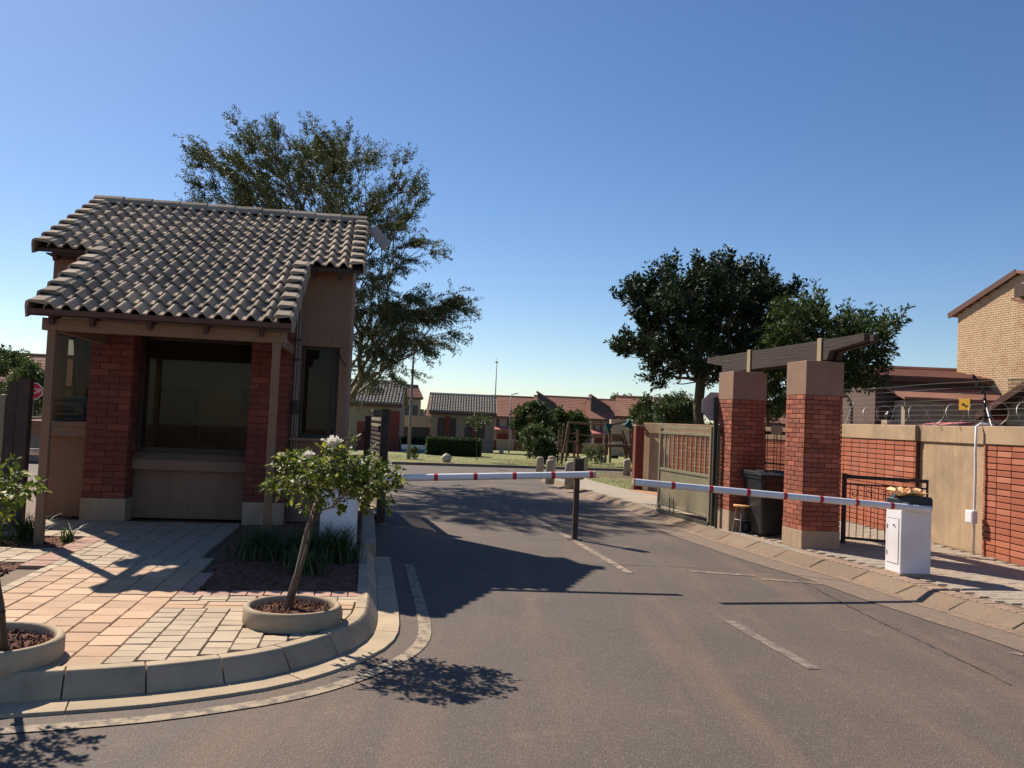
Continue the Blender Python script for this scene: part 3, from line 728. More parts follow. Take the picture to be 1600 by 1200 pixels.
for i, (q, m) in enumerate(tl):
    vs, fs = paver_piece(q, .108 + rngp.uniform(-.002, .002))
    if i < 300: MB().add(vs, fs).build('paver', m, swk)
    else: rest.setdefault(m, MB()).add(vs, fs)
for m, b in rest.items(): b.build('paver_field', m, swk, kind='stuff')
# concrete path past the gate, grass island and bare sand
pth = [tuple(p) for p in offset_line(LR, .26) if 17.4 < p[1] < 25.3]
MB().prism(pth + [(2.2, 25.3), (2.3, 24), (2.75, 22), (3.2, 20.2), (3.7, 18.6), (4.4, 17.4)], .05, .104).build('footpath', 'paver_walk', kind='structure')
gi = [(2.2, 25.3), (2.3, 24), (2.75, 22), (3.2, 20.2), (3.7, 18.6), (6.2, 18), (14, 20), (14, 30.9)] + [tuple(p) for p in offset_line(LR, .22)[::-1] if p[1] > 25.35 and p[0] < 14]
MB().prism(gi, lambda x, y: .02+tz(y), lambda x, y: .1+tz(y)).build('grass_verge', 'lawn', kind='structure')
MB().prism([(2.95,20.9),(3.2,20.2),(3.7,18.6),(5.9,18.1),(5.2,19.2),(4.2,20.6),(3.4,21.3)], .09, .106).build('bare_sand', 'sand', kind='structure')
nr = np.random.default_rng(6); P = []
while len(P) < 9000:
    x, y = nr.uniform(1.5, 9), nr.uniform(19, 30)
    if inside(gi, x, y) and (y > 21.3 or nr.random() < .12): P.append((x, y, .09 + tz(y)))
o = blades('verge_tufts', 'drygrass', None, P, .06, .7, .01, 5, 2, 'stuff'); tag(o, 'short dry grass tufts on the verge behind the gate', 'grass')

# ---- road markings and cracks
cream = wornpaint('worn_lane_paint', (.225, .18, .145), .5)
def quadline(name, p, q, wd, m, z=.005):
    p, q = Vector((*p, z)), Vector((*q, z)); d = (q-p).normalized(); n = Vector((d.y, -d.x, 0))*wd/2
    k = 12; L = [p.lerp(q, i/k) - n for i in range(k+1)]; R = [p.lerp(q, i/k) + n for i in range(k+1)]
    return MB().strip(L, R).build(name, m, kind='structure')
quadline('lane_line', G(1137, 970), G(1272, 1046), .1, cream)
quadline('lane_line', G(812, 796), G(984, 896), .1, wornpaint('faint_lane_paint', (.36, .27, .19), .5))
pale = wornpaint('pale_sand_patch', (.3, .22, .15), .5)
for a, c_, w_ in (((1080,893),(1180,900),.1), ((1190,905),(1330,916),.09), ((1105,850),(1235,884),.22), ((1580,1020),(1600,1024),.09)):
    quadline('worn_marking', G(*a), G(*c_), w_, pale)
def crack(pts, wd=.014, seed=1):
    rg = random.Random(seed); P = []
    for a, c_ in zip(pts, pts[1:]):
        a, c_ = Vector((*G(*a), 0)), Vector((*G(*c_), 0)); k = max(2, int((c_-a).length/.09)); 
        P += [a.lerp(c_, i/k) + Vector((rg.uniform(-.012, .012), rg.uniform(-.012, .012), 0)) for i in range(k)]
    P = [p for p in P]; L, R = [], []
    for i, p in enumerate(P):
        d = (P[min(i+1, len(P)-1)] - P[max(i-1, 0)]).normalized(); n = Vector((d.y, -d.x, 0))*wd*rg.uniform(.3, 1)/2
        L.append(p-n+Vector((0, 0, .008))); R.append(p+n+Vector((0, 0, .008)))
    return MB().strip(L, R).build('road_crack', 'crackm', kind='structure')
M['crackm'] = mat('dark_crack', (.035, .028, .024), (.05, .04, .032), scale=10, rough=.95)
crack([(612,876),(700,879),(800,882),(900,881),(1000,884),(1100,888),(1200,894),(1340,912),(1420,925)], .016, 2)
crack([(1245,905),(1320,945),(1400,985),(1480,1022),(1560,1062),(1600,1080)], .014, 3)
crack([(600,745),(660,749),(720,752),(770,754),(815,757)], .05, 4)
crack([(630,793),(700,800),(800,805),(815,809)], .03, 5)
crack([(820,842),(900,846),(960,852)], .014, 6)
# pebbles and grit along the kerb
nr = np.random.default_rng(12); pb = MB()
for _ in range(330):
    if _ < 260:
        i = nr.integers(0, len(LR)-1); s_ = offset_line(LR, -abs(nr.normal()) * .35)[i] if _ < 1 else LR[i] + np.array([-abs(nr.normal())*.3, nr.uniform(-.1, .1)])
        x, y = s_
    else: x, y = nr.uniform(-1.5, 5), nr.uniform(3, 14)
    r = nr.uniform(.002, .007); q = np.array([(r,0,0),(-r,0,0),(0,r,0),(0,-r,0),(0,0,r*.8),(0,0,-r)]) + nr.uniform(-1, 1, (6, 3))*r*.35 + np.array([x, y, .006])
    pb.add(q.tolist(), [(0,2,4),(2,1,4),(1,3,4),(3,0,4)])
o = pb.build('road_grit', 'boulder', None, kind='stuff'); tag(o, 'loose grit and small stones scattered over the asphalt', 'gravel')
# ================================================================== GUARD HOUSE
gh = thing('guard_house', 'small guard house with grey tiled roof, red brick pillars and a large dark window', 'guard house', (OX, OY, 0), PHI)
F0 = .15                                  # floor level of the island
PT = math.tan(rad(26)); EV, EZ = -2.18, 2.6  # verandah eave line: depth and height of the tile plane
def rz_(v): return EZ + (v - EV) * PT
RV = 2.2; RZ = rz_(RV)                    # ridge
U0, U1 = -.62, 3.26                       # body
# body walls
def wall_part(name, fn, m='plaster', bevel=.004):
    b = MB(); fn(b); return b.build(name, m, gh, bevel=bevel)
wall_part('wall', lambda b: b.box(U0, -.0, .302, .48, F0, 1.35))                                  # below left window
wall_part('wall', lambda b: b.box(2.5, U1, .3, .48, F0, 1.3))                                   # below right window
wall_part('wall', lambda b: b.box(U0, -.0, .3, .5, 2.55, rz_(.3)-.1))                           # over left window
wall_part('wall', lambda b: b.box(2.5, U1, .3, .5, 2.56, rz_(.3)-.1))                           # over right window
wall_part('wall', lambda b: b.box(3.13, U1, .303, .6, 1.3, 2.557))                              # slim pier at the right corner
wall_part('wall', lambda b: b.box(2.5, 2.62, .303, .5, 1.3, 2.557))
def gable(b, u0, u1, vw0, vw1, z0, z1):
    """side wall with one window opening"""
    top = lambda v: min(rz_(v) - .1, RZ - .1 - (v - RV) * .55 if v > RV else 9)
    b.box(u0, u1, .505, vw0, z0, z1); b.box(u0, u1, vw1, 2.45, z0, z1)
    b.xprism([(.505, z1), (2.45, z1), (2.45, top(2.45)), (RV, RZ - .1), (.505, rz_(.505)-.1)], u0, u1)
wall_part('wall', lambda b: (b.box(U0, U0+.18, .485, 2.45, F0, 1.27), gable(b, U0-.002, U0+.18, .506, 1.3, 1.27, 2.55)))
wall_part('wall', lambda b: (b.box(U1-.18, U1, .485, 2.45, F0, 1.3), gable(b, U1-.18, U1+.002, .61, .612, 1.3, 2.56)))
wall_part('wall', lambda b: b.box(U0+.18, U1-.18, 2.3, 2.45, F0, 4.6), 'inner')
MB().box(U0+.18, U1-.18, .5, 2.3, F0-.02, F0+.03).build('floor_slab', 'inner', gh)
MB().box(U0+.1, U1-.1, .45, 2.35, 2.72, 2.78).build('ceiling_board', 'inner', gh)
# bay between the pillars
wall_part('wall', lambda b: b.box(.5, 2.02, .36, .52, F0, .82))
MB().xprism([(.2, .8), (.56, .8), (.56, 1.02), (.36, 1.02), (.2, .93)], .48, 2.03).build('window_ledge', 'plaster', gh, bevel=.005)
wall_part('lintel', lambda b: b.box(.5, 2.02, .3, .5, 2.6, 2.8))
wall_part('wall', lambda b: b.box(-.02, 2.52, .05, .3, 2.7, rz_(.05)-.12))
# brick pillars of the bay
for (a, c_) in ((0., .52), (2.0, 2.5)):
    MB().box(a+.01, c_-.01, .01, .34, .42, 2.7).build('pillar_core', 'brick_core', gh)
    MB().box(a-.012, c_+.012, -.012, .35, F0-.03, .43).build('pillar_plinth', 'plinth', gh, bevel=.006)
MB().box(2.0, 2.5, .34, .5, F0, 2.7).build('pier_return', 'plaster', gh)
MB().box(0., .5, .34, .5, F0, 2.7).build('pier_return', 'plaster', gh)
rg = random.Random(21); br = []
for a, c_ in ((0., .52), (2.0, 2.5)):
    br += brick_face(gh, a, 0, 0, c_-a, .43, 2.7, .245, .0873, rng=rg, depth=.03)
    br += brick_face(gh, c_, .02, pi/2, .32, .43, 2.7, .245, .0873, rng=rg, depth=.02)
    br += brick_face(gh, a, .34, -pi/2, .32, .43, 2.7, .245, .0873, rng=rg, depth=.02)
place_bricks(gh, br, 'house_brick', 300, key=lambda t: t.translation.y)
# windows
def window(name, u0, u1, v, z0, z1, fw=.05, mull=(), par=None, axis='u'):
    par = par or gh
    b = MB(); f = b.box
    if axis == 'u':
        f(u0, u0+fw, v, v+.06, z0, z1); f(u1-fw, u1, v, v+.06, z0, z1); f(u0+fw, u1-fw, v, v+.06, z1-fw, z1); f(u0+fw, u1-fw, v, v+.06, z0, z0+fw)
        for m_ in mull: f(u0+m_-.02, u0+m_+.02, v+.003, v+.057, z0+fw, z1-fw)
    else:
        f(v, v+.06, u0, u0+fw, z0, z1); f(v, v+.06, u1-fw, u1, z0, z1); f(v, v+.06, u0+fw, u1-fw, z1-fw, z1); f(v, v+.06, u0+fw, u1-fw, z0, z0+fw)
    w_ = b.build(name, 'frame', par, bevel=.003)
    g = MB(); 
    if axis == 'u': g.box(u0+fw-.005, u1-fw+.005, v+.025, v+.031, z0+fw-.005, z1-fw+.005)
    else: g.box(v+.025, v+.031, u0+fw-.005, u1-fw+.005, z0+fw-.005, z1-fw+.005)
    g.build('pane', 'glass', w_); return w_
window('window', .5, 2.02, .4, 1.02, 2.6, .07)
window('window', -.6, -.0, .36, 1.39, 2.55, .035)
window('window', .506, 1.3, U0+.03, 1.39, 2.55, .035, axis='v')
window('window', 2.62, 3.13, .36, 1.3, 2.56, .05, mull=(.41,))
MB().box(U0-.2, -.02, .1, .36, 1.33, 1.39).box(U0-.2, U0+.1, .36, 1.5, 1.33, 1.39).box(U0-.19, -.02, .12, .3, 1.2, 1.33).box(U0-.19, U0-.002, .3, 1.5, 1.2, 1.33).build('window_ledge', 'plaster', gh, bevel=.006)
MB().box(2.52, U1+.1, .14, .36, 1.26, 1.3).build('window_ledge', 'plaster', gh, bevel=.005)
# roof: slab under the tiles
def slab(b, u0, u1, v0, v1, t=.05, dz=-.03):
    z0, z1 = rz_(v0)+dz, rz_(v1)+dz
    b.add([(u0,v0,z0-t),(u1,v0,z0-t),(u1,v1,z1-t),(u0,v1,z1-t),(u0,v0,z0),(u1,v0,z0),(u1,v1,z1),(u0,v1,z1)], [(3,2,1,0),(4,5,6,7),(0,1,5,4),(1,2,6,5),(2,3,7,6),(3,0,4,7)])
b = MB(); slab(b, .03, 2.67, EV+.03, -.08); slab(b, -.7, 3.38, -.08, RV)
z_ = RZ-.03; b.add([(-.7,RV,z_-.05),(3.38,RV,z_-.05),(3.38,2.6,z_-.05-.2),(-.7,2.6,z_-.05-.2),(-.7,RV,z_),(3.38,RV,z_),(3.38,2.6,z_-.2),(-.7,2.6,z_-.2)], [(3,2,1,0),(4,5,6,7),(0,1,5,4),(1,2,6,5),(2,3,7,6),(3,0,4,7)])
b.build('roof_deck', 'dark_wood', gh)
# one interlocking tile: two rolls, thick leading edge
TW, TG = .335, .328
def tile_mesh():
    n = 16; b = MB(); L = TG + .05; vs = []
    def h(u):
        f = (u / TW * 2) % 1.; return .062 * max(0., sin(pi * min(f / .66, 1.))) ** .9 + .002
    for y, lift in ((0., 0.), (L, 0.)):
        for i in range(n + 1): u = TW * i / n; vs.append((u, y, h(u) + lift))
    for y in (0., L):
        for i in range(n + 1): u = TW * i / n; vs.append((u, y, h(u) - .022))
    m1 = n + 1; fs = []
    for i in range(n):
        fs += [(i, i+1, m1+i+1, m1+i), (2*m1+i+1, 2*m1+i, 3*m1+i, 3*m1+i+1), (i+1, i, 2*m1+i, 2*m1+i+1)]
    fs += [(0, m1, 3*m1, 2*m1), (n, 2*m1+n, 3*m1+n, m1+n)]
    b.add(vs, fs); me = b.mesh('roof_tile', 'tile', True)
    me.set_sharp_from_angle(angle=rad(45)); return me
TM = tile_mesh(); rg = random.Random(8)
sl_ = rad(26); lift = math.atan(.034 / TG)
def tile_row(s, u0, u1):
    v = EV + s * cos(sl_); z = EZ + s * sin(sl_); n = round((u1-u0)/TW); k = (u1-u0)/n/TW
    for i in range(n):
        inst('roof_tile', TM, gh, (u0 + i*(u1-u0)/n + rg.uniform(-.002, .002), v, z + .018 + rg.uniform(-.003, .003)), (sl_ - lift + rg.uniform(-.01, .01), rg.uniform(-.006, .006), rg.uniform(-.006, .006)), (k, 1, 1))
for r in range(7): tile_row(r*TG, .16, 2.54)
for r in range(7, 15): tile_row(r*TG, -.57, 3.25)
# verge tiles: a flat-topped cap with a hanging side
def verge_mesh(side):
    s = side; L = TG + .03; prof = [(-s*.03, .045), (s*.0, .072), (s*.14, .07), (s*.175, .05), (s*.185, 0), (s*.185, -.12), (s*.165, -.12), (s*.163, .0), (s*.14, .045), (-s*.03, .02)]
    b = MB(); vs = [(x, 0, z) for x, z in prof] + [(x*.96, L, z-.004) for x, z in prof]; n = len(prof)
    fs = [(i, (i+1) % n, n+(i+1) % n, n+i) for i in range(n)] + [tuple(range(n))[::-1], tuple(range(n, 2*n))]
    if s < 0: fs = [f[::-1] for f in fs]
    return b.add(vs, fs).mesh('verge_tile', 'tile')
VR, VL = verge_mesh(1), verge_mesh(-1)
def verge(me, u, s0, n):
    for r in range(n):
        s = s0 + r*TG; inst('verge_tile', me, gh, (u + rg.uniform(-.004, .004), EV + s*cos(sl_) - .02, EZ + s*sin(sl_) + .03), (sl_ - lift*1.4, 0, rg.uniform(-.012, .012)))
verge(VL, .17, -.01, 7); verge(VR, 2.52, -.01, 7); verge(VL, -.56, 7*TG-.02, 8); verge(VR, 3.24, 7*TG-.02, 8)
# ridge tiles
def ridge_mesh():
    L = .42; prof = [(-.15, -.075), (-.12, .0), (-.06, .045), (0, .06), (.06, .045), (.12, 0), (.15, -.075), (.132, -.075), (.1, -.01), (.05, .028), (0, .04), (-.05, .028), (-.1, -.01), (-.132, -.075)]
    b = MB(); n = len(prof); vs = [(0, y, z) for y, z in prof] + [(L, y*1.06, z*1.06+.008) for y, z in prof]
    fs = [(i, n+i, n+(i+1) % n, (i+1) % n) for i in range(n)] + [tuple(range(n)), tuple(range(n, 2*n))[::-1]]
    return b.add(vs, fs).mesh('ridge_tile', 'tile')
RM = ridge_mesh()
for i in range(10): inst('ridge_tile', RM, gh, (-.74 + i*.412, RV+.02, RZ+.055+rg.uniform(-.003, .003)), (0, rg.uniform(-.01, .004), 0))
# verandah timber
b = MB().box(.02, 2.68, EV-.015, EV+.015, EZ-.05, EZ+.005).build('fascia_board', 'redfascia', gh)
MB().box(.1, 2.62, -2.02, -1.92, 2.4, 2.53).build('beam', 'wood_post', gh, bevel=.004)
for u in (.15, 2.5): MB().bar((u, -1.92, 2.47), (u, .06, 2.47), .07, .12).build('beam', 'wood_post', gh, bevel=.004)
for u in (.22, .62, 1.2, 1.78, 2.36):
    z0 = rz_(EV+.1)-.13; z1 = rz_(-.0)-.13
    MB().bar((u, EV+.06, z0-.02), (u, .1, z1+.02), .045, .11).build('rafter', 'dark_wood', gh)
for u, z0 in ((.14, .1), (2.46, .1)): MB().box(u+.015, u+.1, -2.01, -1.925, z0, 2.4).build('porch_post', 'wood_post', gh, bevel=.006)
for u in (-.5, -.1, 2.75, 3.1): MB().bar((u, -.05, rz_(-.05)-.14), (u, .35, rz_(.35)-.14), .05, .12).build('rafter', 'dark_wood', gh)
MB().box(-.6, .0, -.06, .3, rz_(-.08)-.1, rz_(-.08)-.085).build('soffit_board', 'dark_wood', gh)
# conduits and junction box on the narrow wall beside the pillar
for i, (u, z0, z1) in enumerate(((2.545, .2, 3.66), (2.58, .2, 3.7), (2.61, .2, 1.65))):
    MB().tube([(u, .25, z0), (u+.004, .252, (z0+z1)/2), (u, .25, z1)], .011, 6).build('conduit', 'conduit', gh, smooth=True)
MB().box(2.525, 2.63, .22, .27, 1.62, 1.8).build('junction_box', 'steel_dark', gh, bevel=.004)
for z in (2.35, 2.62): MB().box(2.52, 2.61, .235, .28, z, z+.025).build('pipe_clamp', 'steel_dark', gh)
# security floodlight on the right gable
MB().tube([(3.3, 1.9, 4.5), (3.5, 1.9, 4.55)], .015, 6).build('lamp_bracket', 'metal', gh)
MB().bar((3.48, 1.95, 4.62), (3.72, 1.9, 4.33), .16, .05, up=(0, 1, 0)).build('lamp_head', 'signback', gh, bevel=.01)
# window stay arm on the right corner
MB().bar((3.1, .3, 2.5), (3.22, .1, 2.3), .012, .012).build('window_stay', 'dark', gh)

# ---- things inside the guard house
lp = lambda u, v, z: W(u, v, z)
t = thing('desk', 'brown desk behind the big guard house window', 'desk', W(1.25, .95, F0+.03), PHI)
MB().box(-.75, .75, -.3, .3, .74, .78).build('tabletop', 'inner', t, bevel=.004)
for x in (-.7, .66):
    for y in (-.27, .23): MB().box(x, x+.04, y, y+.04, 0, .74).build('leg', 'dark_wood', t)
t = thing('printer', 'black office printer on the desk behind the guard house window', 'printer', W(1.3, .85, F0+.82), PHI)
MB().xprism([(-.16, 0), (.16, 0), (.16, .22), (-.05, .24), (-.16, .17)], -.24, .24).build('body', 'dark', t, bevel=.02)
MB().box(-.2, .2, -.19, -.158, .05, .12).build('paper_slot', 'black', t)
MB().box(-.14, .14, -.24, -.19, .045, .055).build('paper', 'white', t)
t = thing('office_chair', 'dark high-backed office chair behind the desk in the guard house', 'chair', W(1.28, 1.6, F0+.03), PHI)
MB().box(-.24, .24, -.24, .24, .44, .52).build('seat', 'dark', t, bevel=.03)
MB().box(-.22, .22, .2, .28, .55, 1.1).build('backrest', 'dark', t, bevel=.03)
MB().tube([(0, 0, .04), (0, 0, .45)], .03, 8).build('pedestal', 'dark', t)
t = thing('wall_notice', 'dark framed notice on the rear wall inside the guard house', 'notice', W(1.72, 2.28, 1.55), PHI)
MB().box(-.14, .14, -.015, .01, 0, .42).build('frame', 'frame', t); MB().box(-.115, .115, -.02, -.014, .03, .39).build('sheet', 'dark', t)
t = thing('water_cooler_crate', 'pale blue crate on the ledge inside the left corner window', 'crate', W(-.28, .72, 1.39), PHI)
MB().box(-.2, .2, -.14, .14, 0, .3).build('body', 'blue', t, bevel=.01); MB().box(-.21, .21, -.15, .15, .3, .33).build('rim', 'blue', t)
MB().box(-.06, .06, -.155, -.141, .1, .2).build('pale_patch', 'signback', t)
MB().box(.57, 1.95, .47, .485, 2.32, 2.6).build('roller_blind', 'dark_wood', gh)
MB().box(.57, 1.95, .465, .49, 2.3, 2.325).build('blind_rail', 'dark_wood', gh)
t = thing('filing_cabinet', 'dark upright cabinet at the left inside the guard house window', 'cabinet', W(.72, 1.9, F0+.03), PHI)
MB().box(-.25, .25, -.2, .25, 0, 1.75).build('body', 'dark', t, bevel=.01)
for z in (.4, .85, 1.3): MB().box(-.23, .23, -.215, -.201, z, z+.38).build('drawer', 'steel_dark', t, bevel=.004)
t = thing('paper_stack', 'low white paper stack at the left end of the desk in the window', 'paper', W(.78, .82, F0+.82), PHI)
for i in range(4): MB().obox((rg.uniform(-.01, .01), rg.uniform(-.01, .01), .01+i*.016), (.3, .21, .013)).build('sheet_bundle', 'white', t)
t = thing('paper_stack', 'white paper lying right of the printer on the desk', 'paper', W(1.72, .78, F0+.82), PHI)
for i in range(2): MB().obox((rg.uniform(-.01, .01), rg.uniform(-.01, .01), .01+i*.012), (.22, .16, .01)).build('sheet_bundle', 'white', t)
# curtain in the left corner window
b = MB(); L, R = [], []
for i in range(25):
    u = -.42 + .36*i/24; L.append((u, .62 + .02*sin(i*1.7), 2.5)); R.append((u*.5-.1, .62 + .02*sin(i*1.7), 1.6))
o = b.strip(L, R).build('curtain', 'inner', None, loc=(OX, OY, 0), rot=(0, 0, PHI)); tag(o, 'thin grey curtain gathered inside the left corner window', 'curtain')
sm = o.modifiers.new('thick', 'SOLIDIFY'); sm.thickness = .004
# ================================================================== PLANTERS AND ROSES
def planter(label, x, y, R):
    t = thing('planter_ring', label, 'planter', (x, y, .14), 0, 'concrete planter rings around the rose trees')
    prof = [(R*.985, 0), (R, .02), (R, .112), (R-.01, .128), (R-.025, .134), (R-.042, .128), (R-.05, .11), (R-.05, 0)]
    b = MB(); n = 40; k = len(prof)
    vs = [(r*cos(2*pi*j/n), r*sin(2*pi*j/n), z) for r, z in prof for j in range(n)]
    b.add(vs, [(i*n+j, i*n+(j+1)%n, (i+1)*n+(j+1)%n, (i+1)*n+j) for i in range(k-1) for j in range(n)]).build('ring', 'concrete', t, smooth=True)
    rg = random.Random(int(x*100)); b = MB(); q = 9; vs = [(0, 0, .1)]
    for i in range(1, q+1):
        for j in range(30):
            r = (R-.048)*i/q; a = 2*pi*j/30; vs.append((r*cos(a), r*sin(a), .095 - .02*(i/q)**2 + rg.uniform(-.012, .014)*(i < q)))
    fs = [(0, 1+j, 1+(j+1)%30) for j in range(30)] + [(1+(i-1)*30+j, 1+i*30+j, 1+i*30+(j+1)%30, 1+(i-1)*30+(j+1)%30) for i in range(1, q) for j in range(30)]
    b.add(vs, fs).build('soil', 'soil', t)
    c = MB()
    for _ in range(260):
        a = rg.uniform(0, 2*pi); d = (R-.08)*rg.random()**.5; r = rg.uniform(.006, .016)
        p = Vector((d*cos(a), d*sin(a), .098)); vs = [p + Vector(o)*r + Vector((rg.uniform(-1, 1), rg.uniform(-1, 1), rg.uniform(-1, 1)))*r*.3 for o in ((1,0,0),(-1,0,0),(0,1,0),(0,-1,0),(0,0,1),(0,0,-1))]
        c.add(vs, [(0,2,4),(2,1,4),(1,3,4),(3,0,4),(2,0,5),(1,2,5),(3,1,5),(0,3,5)])
    c.build('soil_clods', 'soil', t, kind='stuff')
RX, RY = -1.5, 6.22
QX, QY = -2.96, 5.02
planter('pale concrete planter ring nearest the road corner, around the rose with white blooms', RX, RY, .345)
planter('pale concrete planter ring cut by the left edge, around the rose with reddish shoots', QX, QY, .4)
def rose(label, base, crown_c, crown_r, n, seed, blooms, stem_off):
    rng = random.Random(seed); nr = np.random.default_rng(seed)
    t = thing('rose_tree', label, 'rose tree', base, 0, 'standard rose trees in planter rings')
    B = Vector(base); C = Vector(crown_c) - B
    top = C + Vector((-.1*0, 0, -crown_r[2]*.75)) + Vector(stem_off)
    tp = [Vector((0, 0, -.02)), top*.35 + Vector((.012, 0, 0)), top*.7 + Vector((-.01, .01, 0)), top]
    b = MB(); b.tube(tp, [.024, .021, .02, .02], 8); b.build('stem', 'stem', t, smooth=True)
    MB().tube([Vector((.035, -.03, -.03)), top*.55 + Vector((.03, -.025, 0)), top*.93 + Vector((.012, -.02, 0))], [.014, .013, .012], 7).build('stake', 'bark', t, smooth=True)
    for f in (.3, .62, .88): MB().tube([top*f + Vector((.03, -.025, 0)) + Vector((.02*cos(a), .02*sin(a), 0)) for a in np.linspace(0, 2*pi, 9)], .003, 4).build('tie', 'black', t)
    tips = []
    while len(tips) < n:
        p = Vector((rng.gauss(0, .55), rng.gauss(0, .55), rng.gauss(0, .5)))
        if p.length > 1 or p.length < .25: continue
        tips.append(C + Vector((p.x*crown_r[0], p.y*crown_r[1], p.z*crown_r[2] - abs(p.x)**2*.0)))
    arr, par = grow([top*.9, top], tips, rng, .08, .4)
    limbs('branches', 'stem', t, arr, par, .0022, .012, 2.6, 5)
    kids = set(par); ends = [i for i in range(len(arr)) if i not in kids]; mid = [i for i in range(3, len(arr)) if i in kids and rng.random() < .75]
    P, D, L, U = [], [], [], []
    for i in ends*3 + mid:
        d = arr[i] - arr[par[i]]; d = d/(np.linalg.norm(d)+1e-6) + nr.normal(size=3)*.6 + np.array([0, 0, -.1]); d /= np.linalg.norm(d)
        side = np.cross(d, nr.normal(size=3)); side /= np.linalg.norm(side); s0 = arr[i] + nr.normal(size=3)*.012
        for q, (a, sd) in enumerate(((.03, 1), (.03, -1), (.06, 1), (.06, -1), (.08, 0))):
            P.append(s0 + d*a + side*sd*.004); D.append(d*(.35 if sd else 1) + side*sd); L.append(rng.uniform(.036, .068))
    L = np.array(L); leaf_object('foliage', 'roseleaf', t, P, D, L, L*.68, .16, seed, 'stuff', up=np.array([.1, -.2, 1.]), droop=.15)
    for (bx, by, bz, r) in blooms:
        pb = MB(); p0 = Vector((bx, by, bz)) - B
        for ring, (k, rr, op) in enumerate(((3, .35, .25), (5, .6, .6), (6, .85, 1.), (7, 1., 1.35))):
            for j in range(k):
                a = 2*pi*j/k + ring*.7 + rng.uniform(-.2, .2); o = Vector((cos(a), sin(a), 0)); s_ = Vector((-sin(a), cos(a), 0)); h = r*(1.5 - .3*op)
                b0 = p0 + o*r*.12; wd = r*.62
                v = [b0 - s_*wd*.2, b0 + s_*wd*.2, b0 + o*r*rr*.7 + s_*wd*.62 + Vector((0, 0, h*.6)), b0 + o*r*rr*(.8+.25*op) + s_*wd*.3 + Vector((0, 0, h*(1.1-.15*op))), b0 + o*r*rr*(.8+.25*op) - s_*wd*.3 + Vector((0, 0, h*(1.1-.15*op))), b0 + o*r*rr*.7 - s_*wd*.62 + Vector((0, 0, h*.6))]
                pb.add(v, [(0, 1, 2, 5), (5, 2, 3, 4)])
        pb.build('bloom', 'petal', t, smooth=True)
    return t
rose('leaning rose tree with two white blooms in the ring nearest the road corner', (RX-.06, RY, .22), (-1.28, 6.42, 1.16), (.47, .38, .25), 220, 3,
     [(-1.28, 6.25, 1.4, .06), (-1.43, 6.15, 1.32, .038), (-1.37, 6.3, 1.44, .016)], (-.13, 0, .02))
rose('rose tree with reddish spent shoots, half cut by the left edge', (QX+.14, QY-.08, .25), (-3.0, 4.95, 1.1), (.22, .28, .3), 60, 9, [(-2.9, 4.7, .62, .025)], (.04, 0, .03))
# strappy plants in the beds
nr = np.random.default_rng(2)
def clump(label, u, v, r, h, n, seed, m='grass', wd=.012, group='strappy green plants in the planting beds'):
    p = W(u, v, .13); t = thing('strappy_plant', label, 'plant', p, 0, group); q = np.random.default_rng(seed)
    P = np.c_[q.normal(0, r*.35, n), q.normal(0, r*.35, n), np.zeros(n)]
    blades('leaves', m, t, P, h, 1.0, wd, seed, 4)
clump('dense dark clump of strap leaves left of the rose stem under the verandah post', 2.55, -2.6, .3, .42, 420, 1)
clump('dark strappy clump directly behind the rose stem', 2.95, -2.75, .3, .42, 420, 2)
clump('dark strappy clump standing in front of the white barrier housing', 3.3, -2.75, .28, .46, 380, 3)
clump('strappy clump farthest back beside the island kerb', 3.25, -1.9, .25, .36, 260, 4)
clump('low strappy clump at the front of the dark bed', 3.05, -3.4, .24, .3, 240, 5)
clump('bright little lily shooting up just right of the left verandah post', .42, -1.8, .08, .26, 26, 6, 'midleaf', .022)
clump('fine grassy clump just left of the left verandah post', .0, -1.75, .16, .36, 260, 7)
clump('dark leafy clump at the left edge behind the grey paving strip', -.35, -1.95, .2, .3, 260, 8)
q = np.random.default_rng(5); pos = W(-.15, -2.1, .14); t = thing('silver_bush', 'small pale speckled bush beside the left verandah post', 'bush', pos, 0)
P = q.normal(0, .1, (260, 3)); P[:, 2] = abs(P[:, 2]); leaf_object('foliage', 'midleaf', t, P, q.normal(size=(260, 3)) + [0, 0, .6], .04, .025, .2, 5, 'stuff')

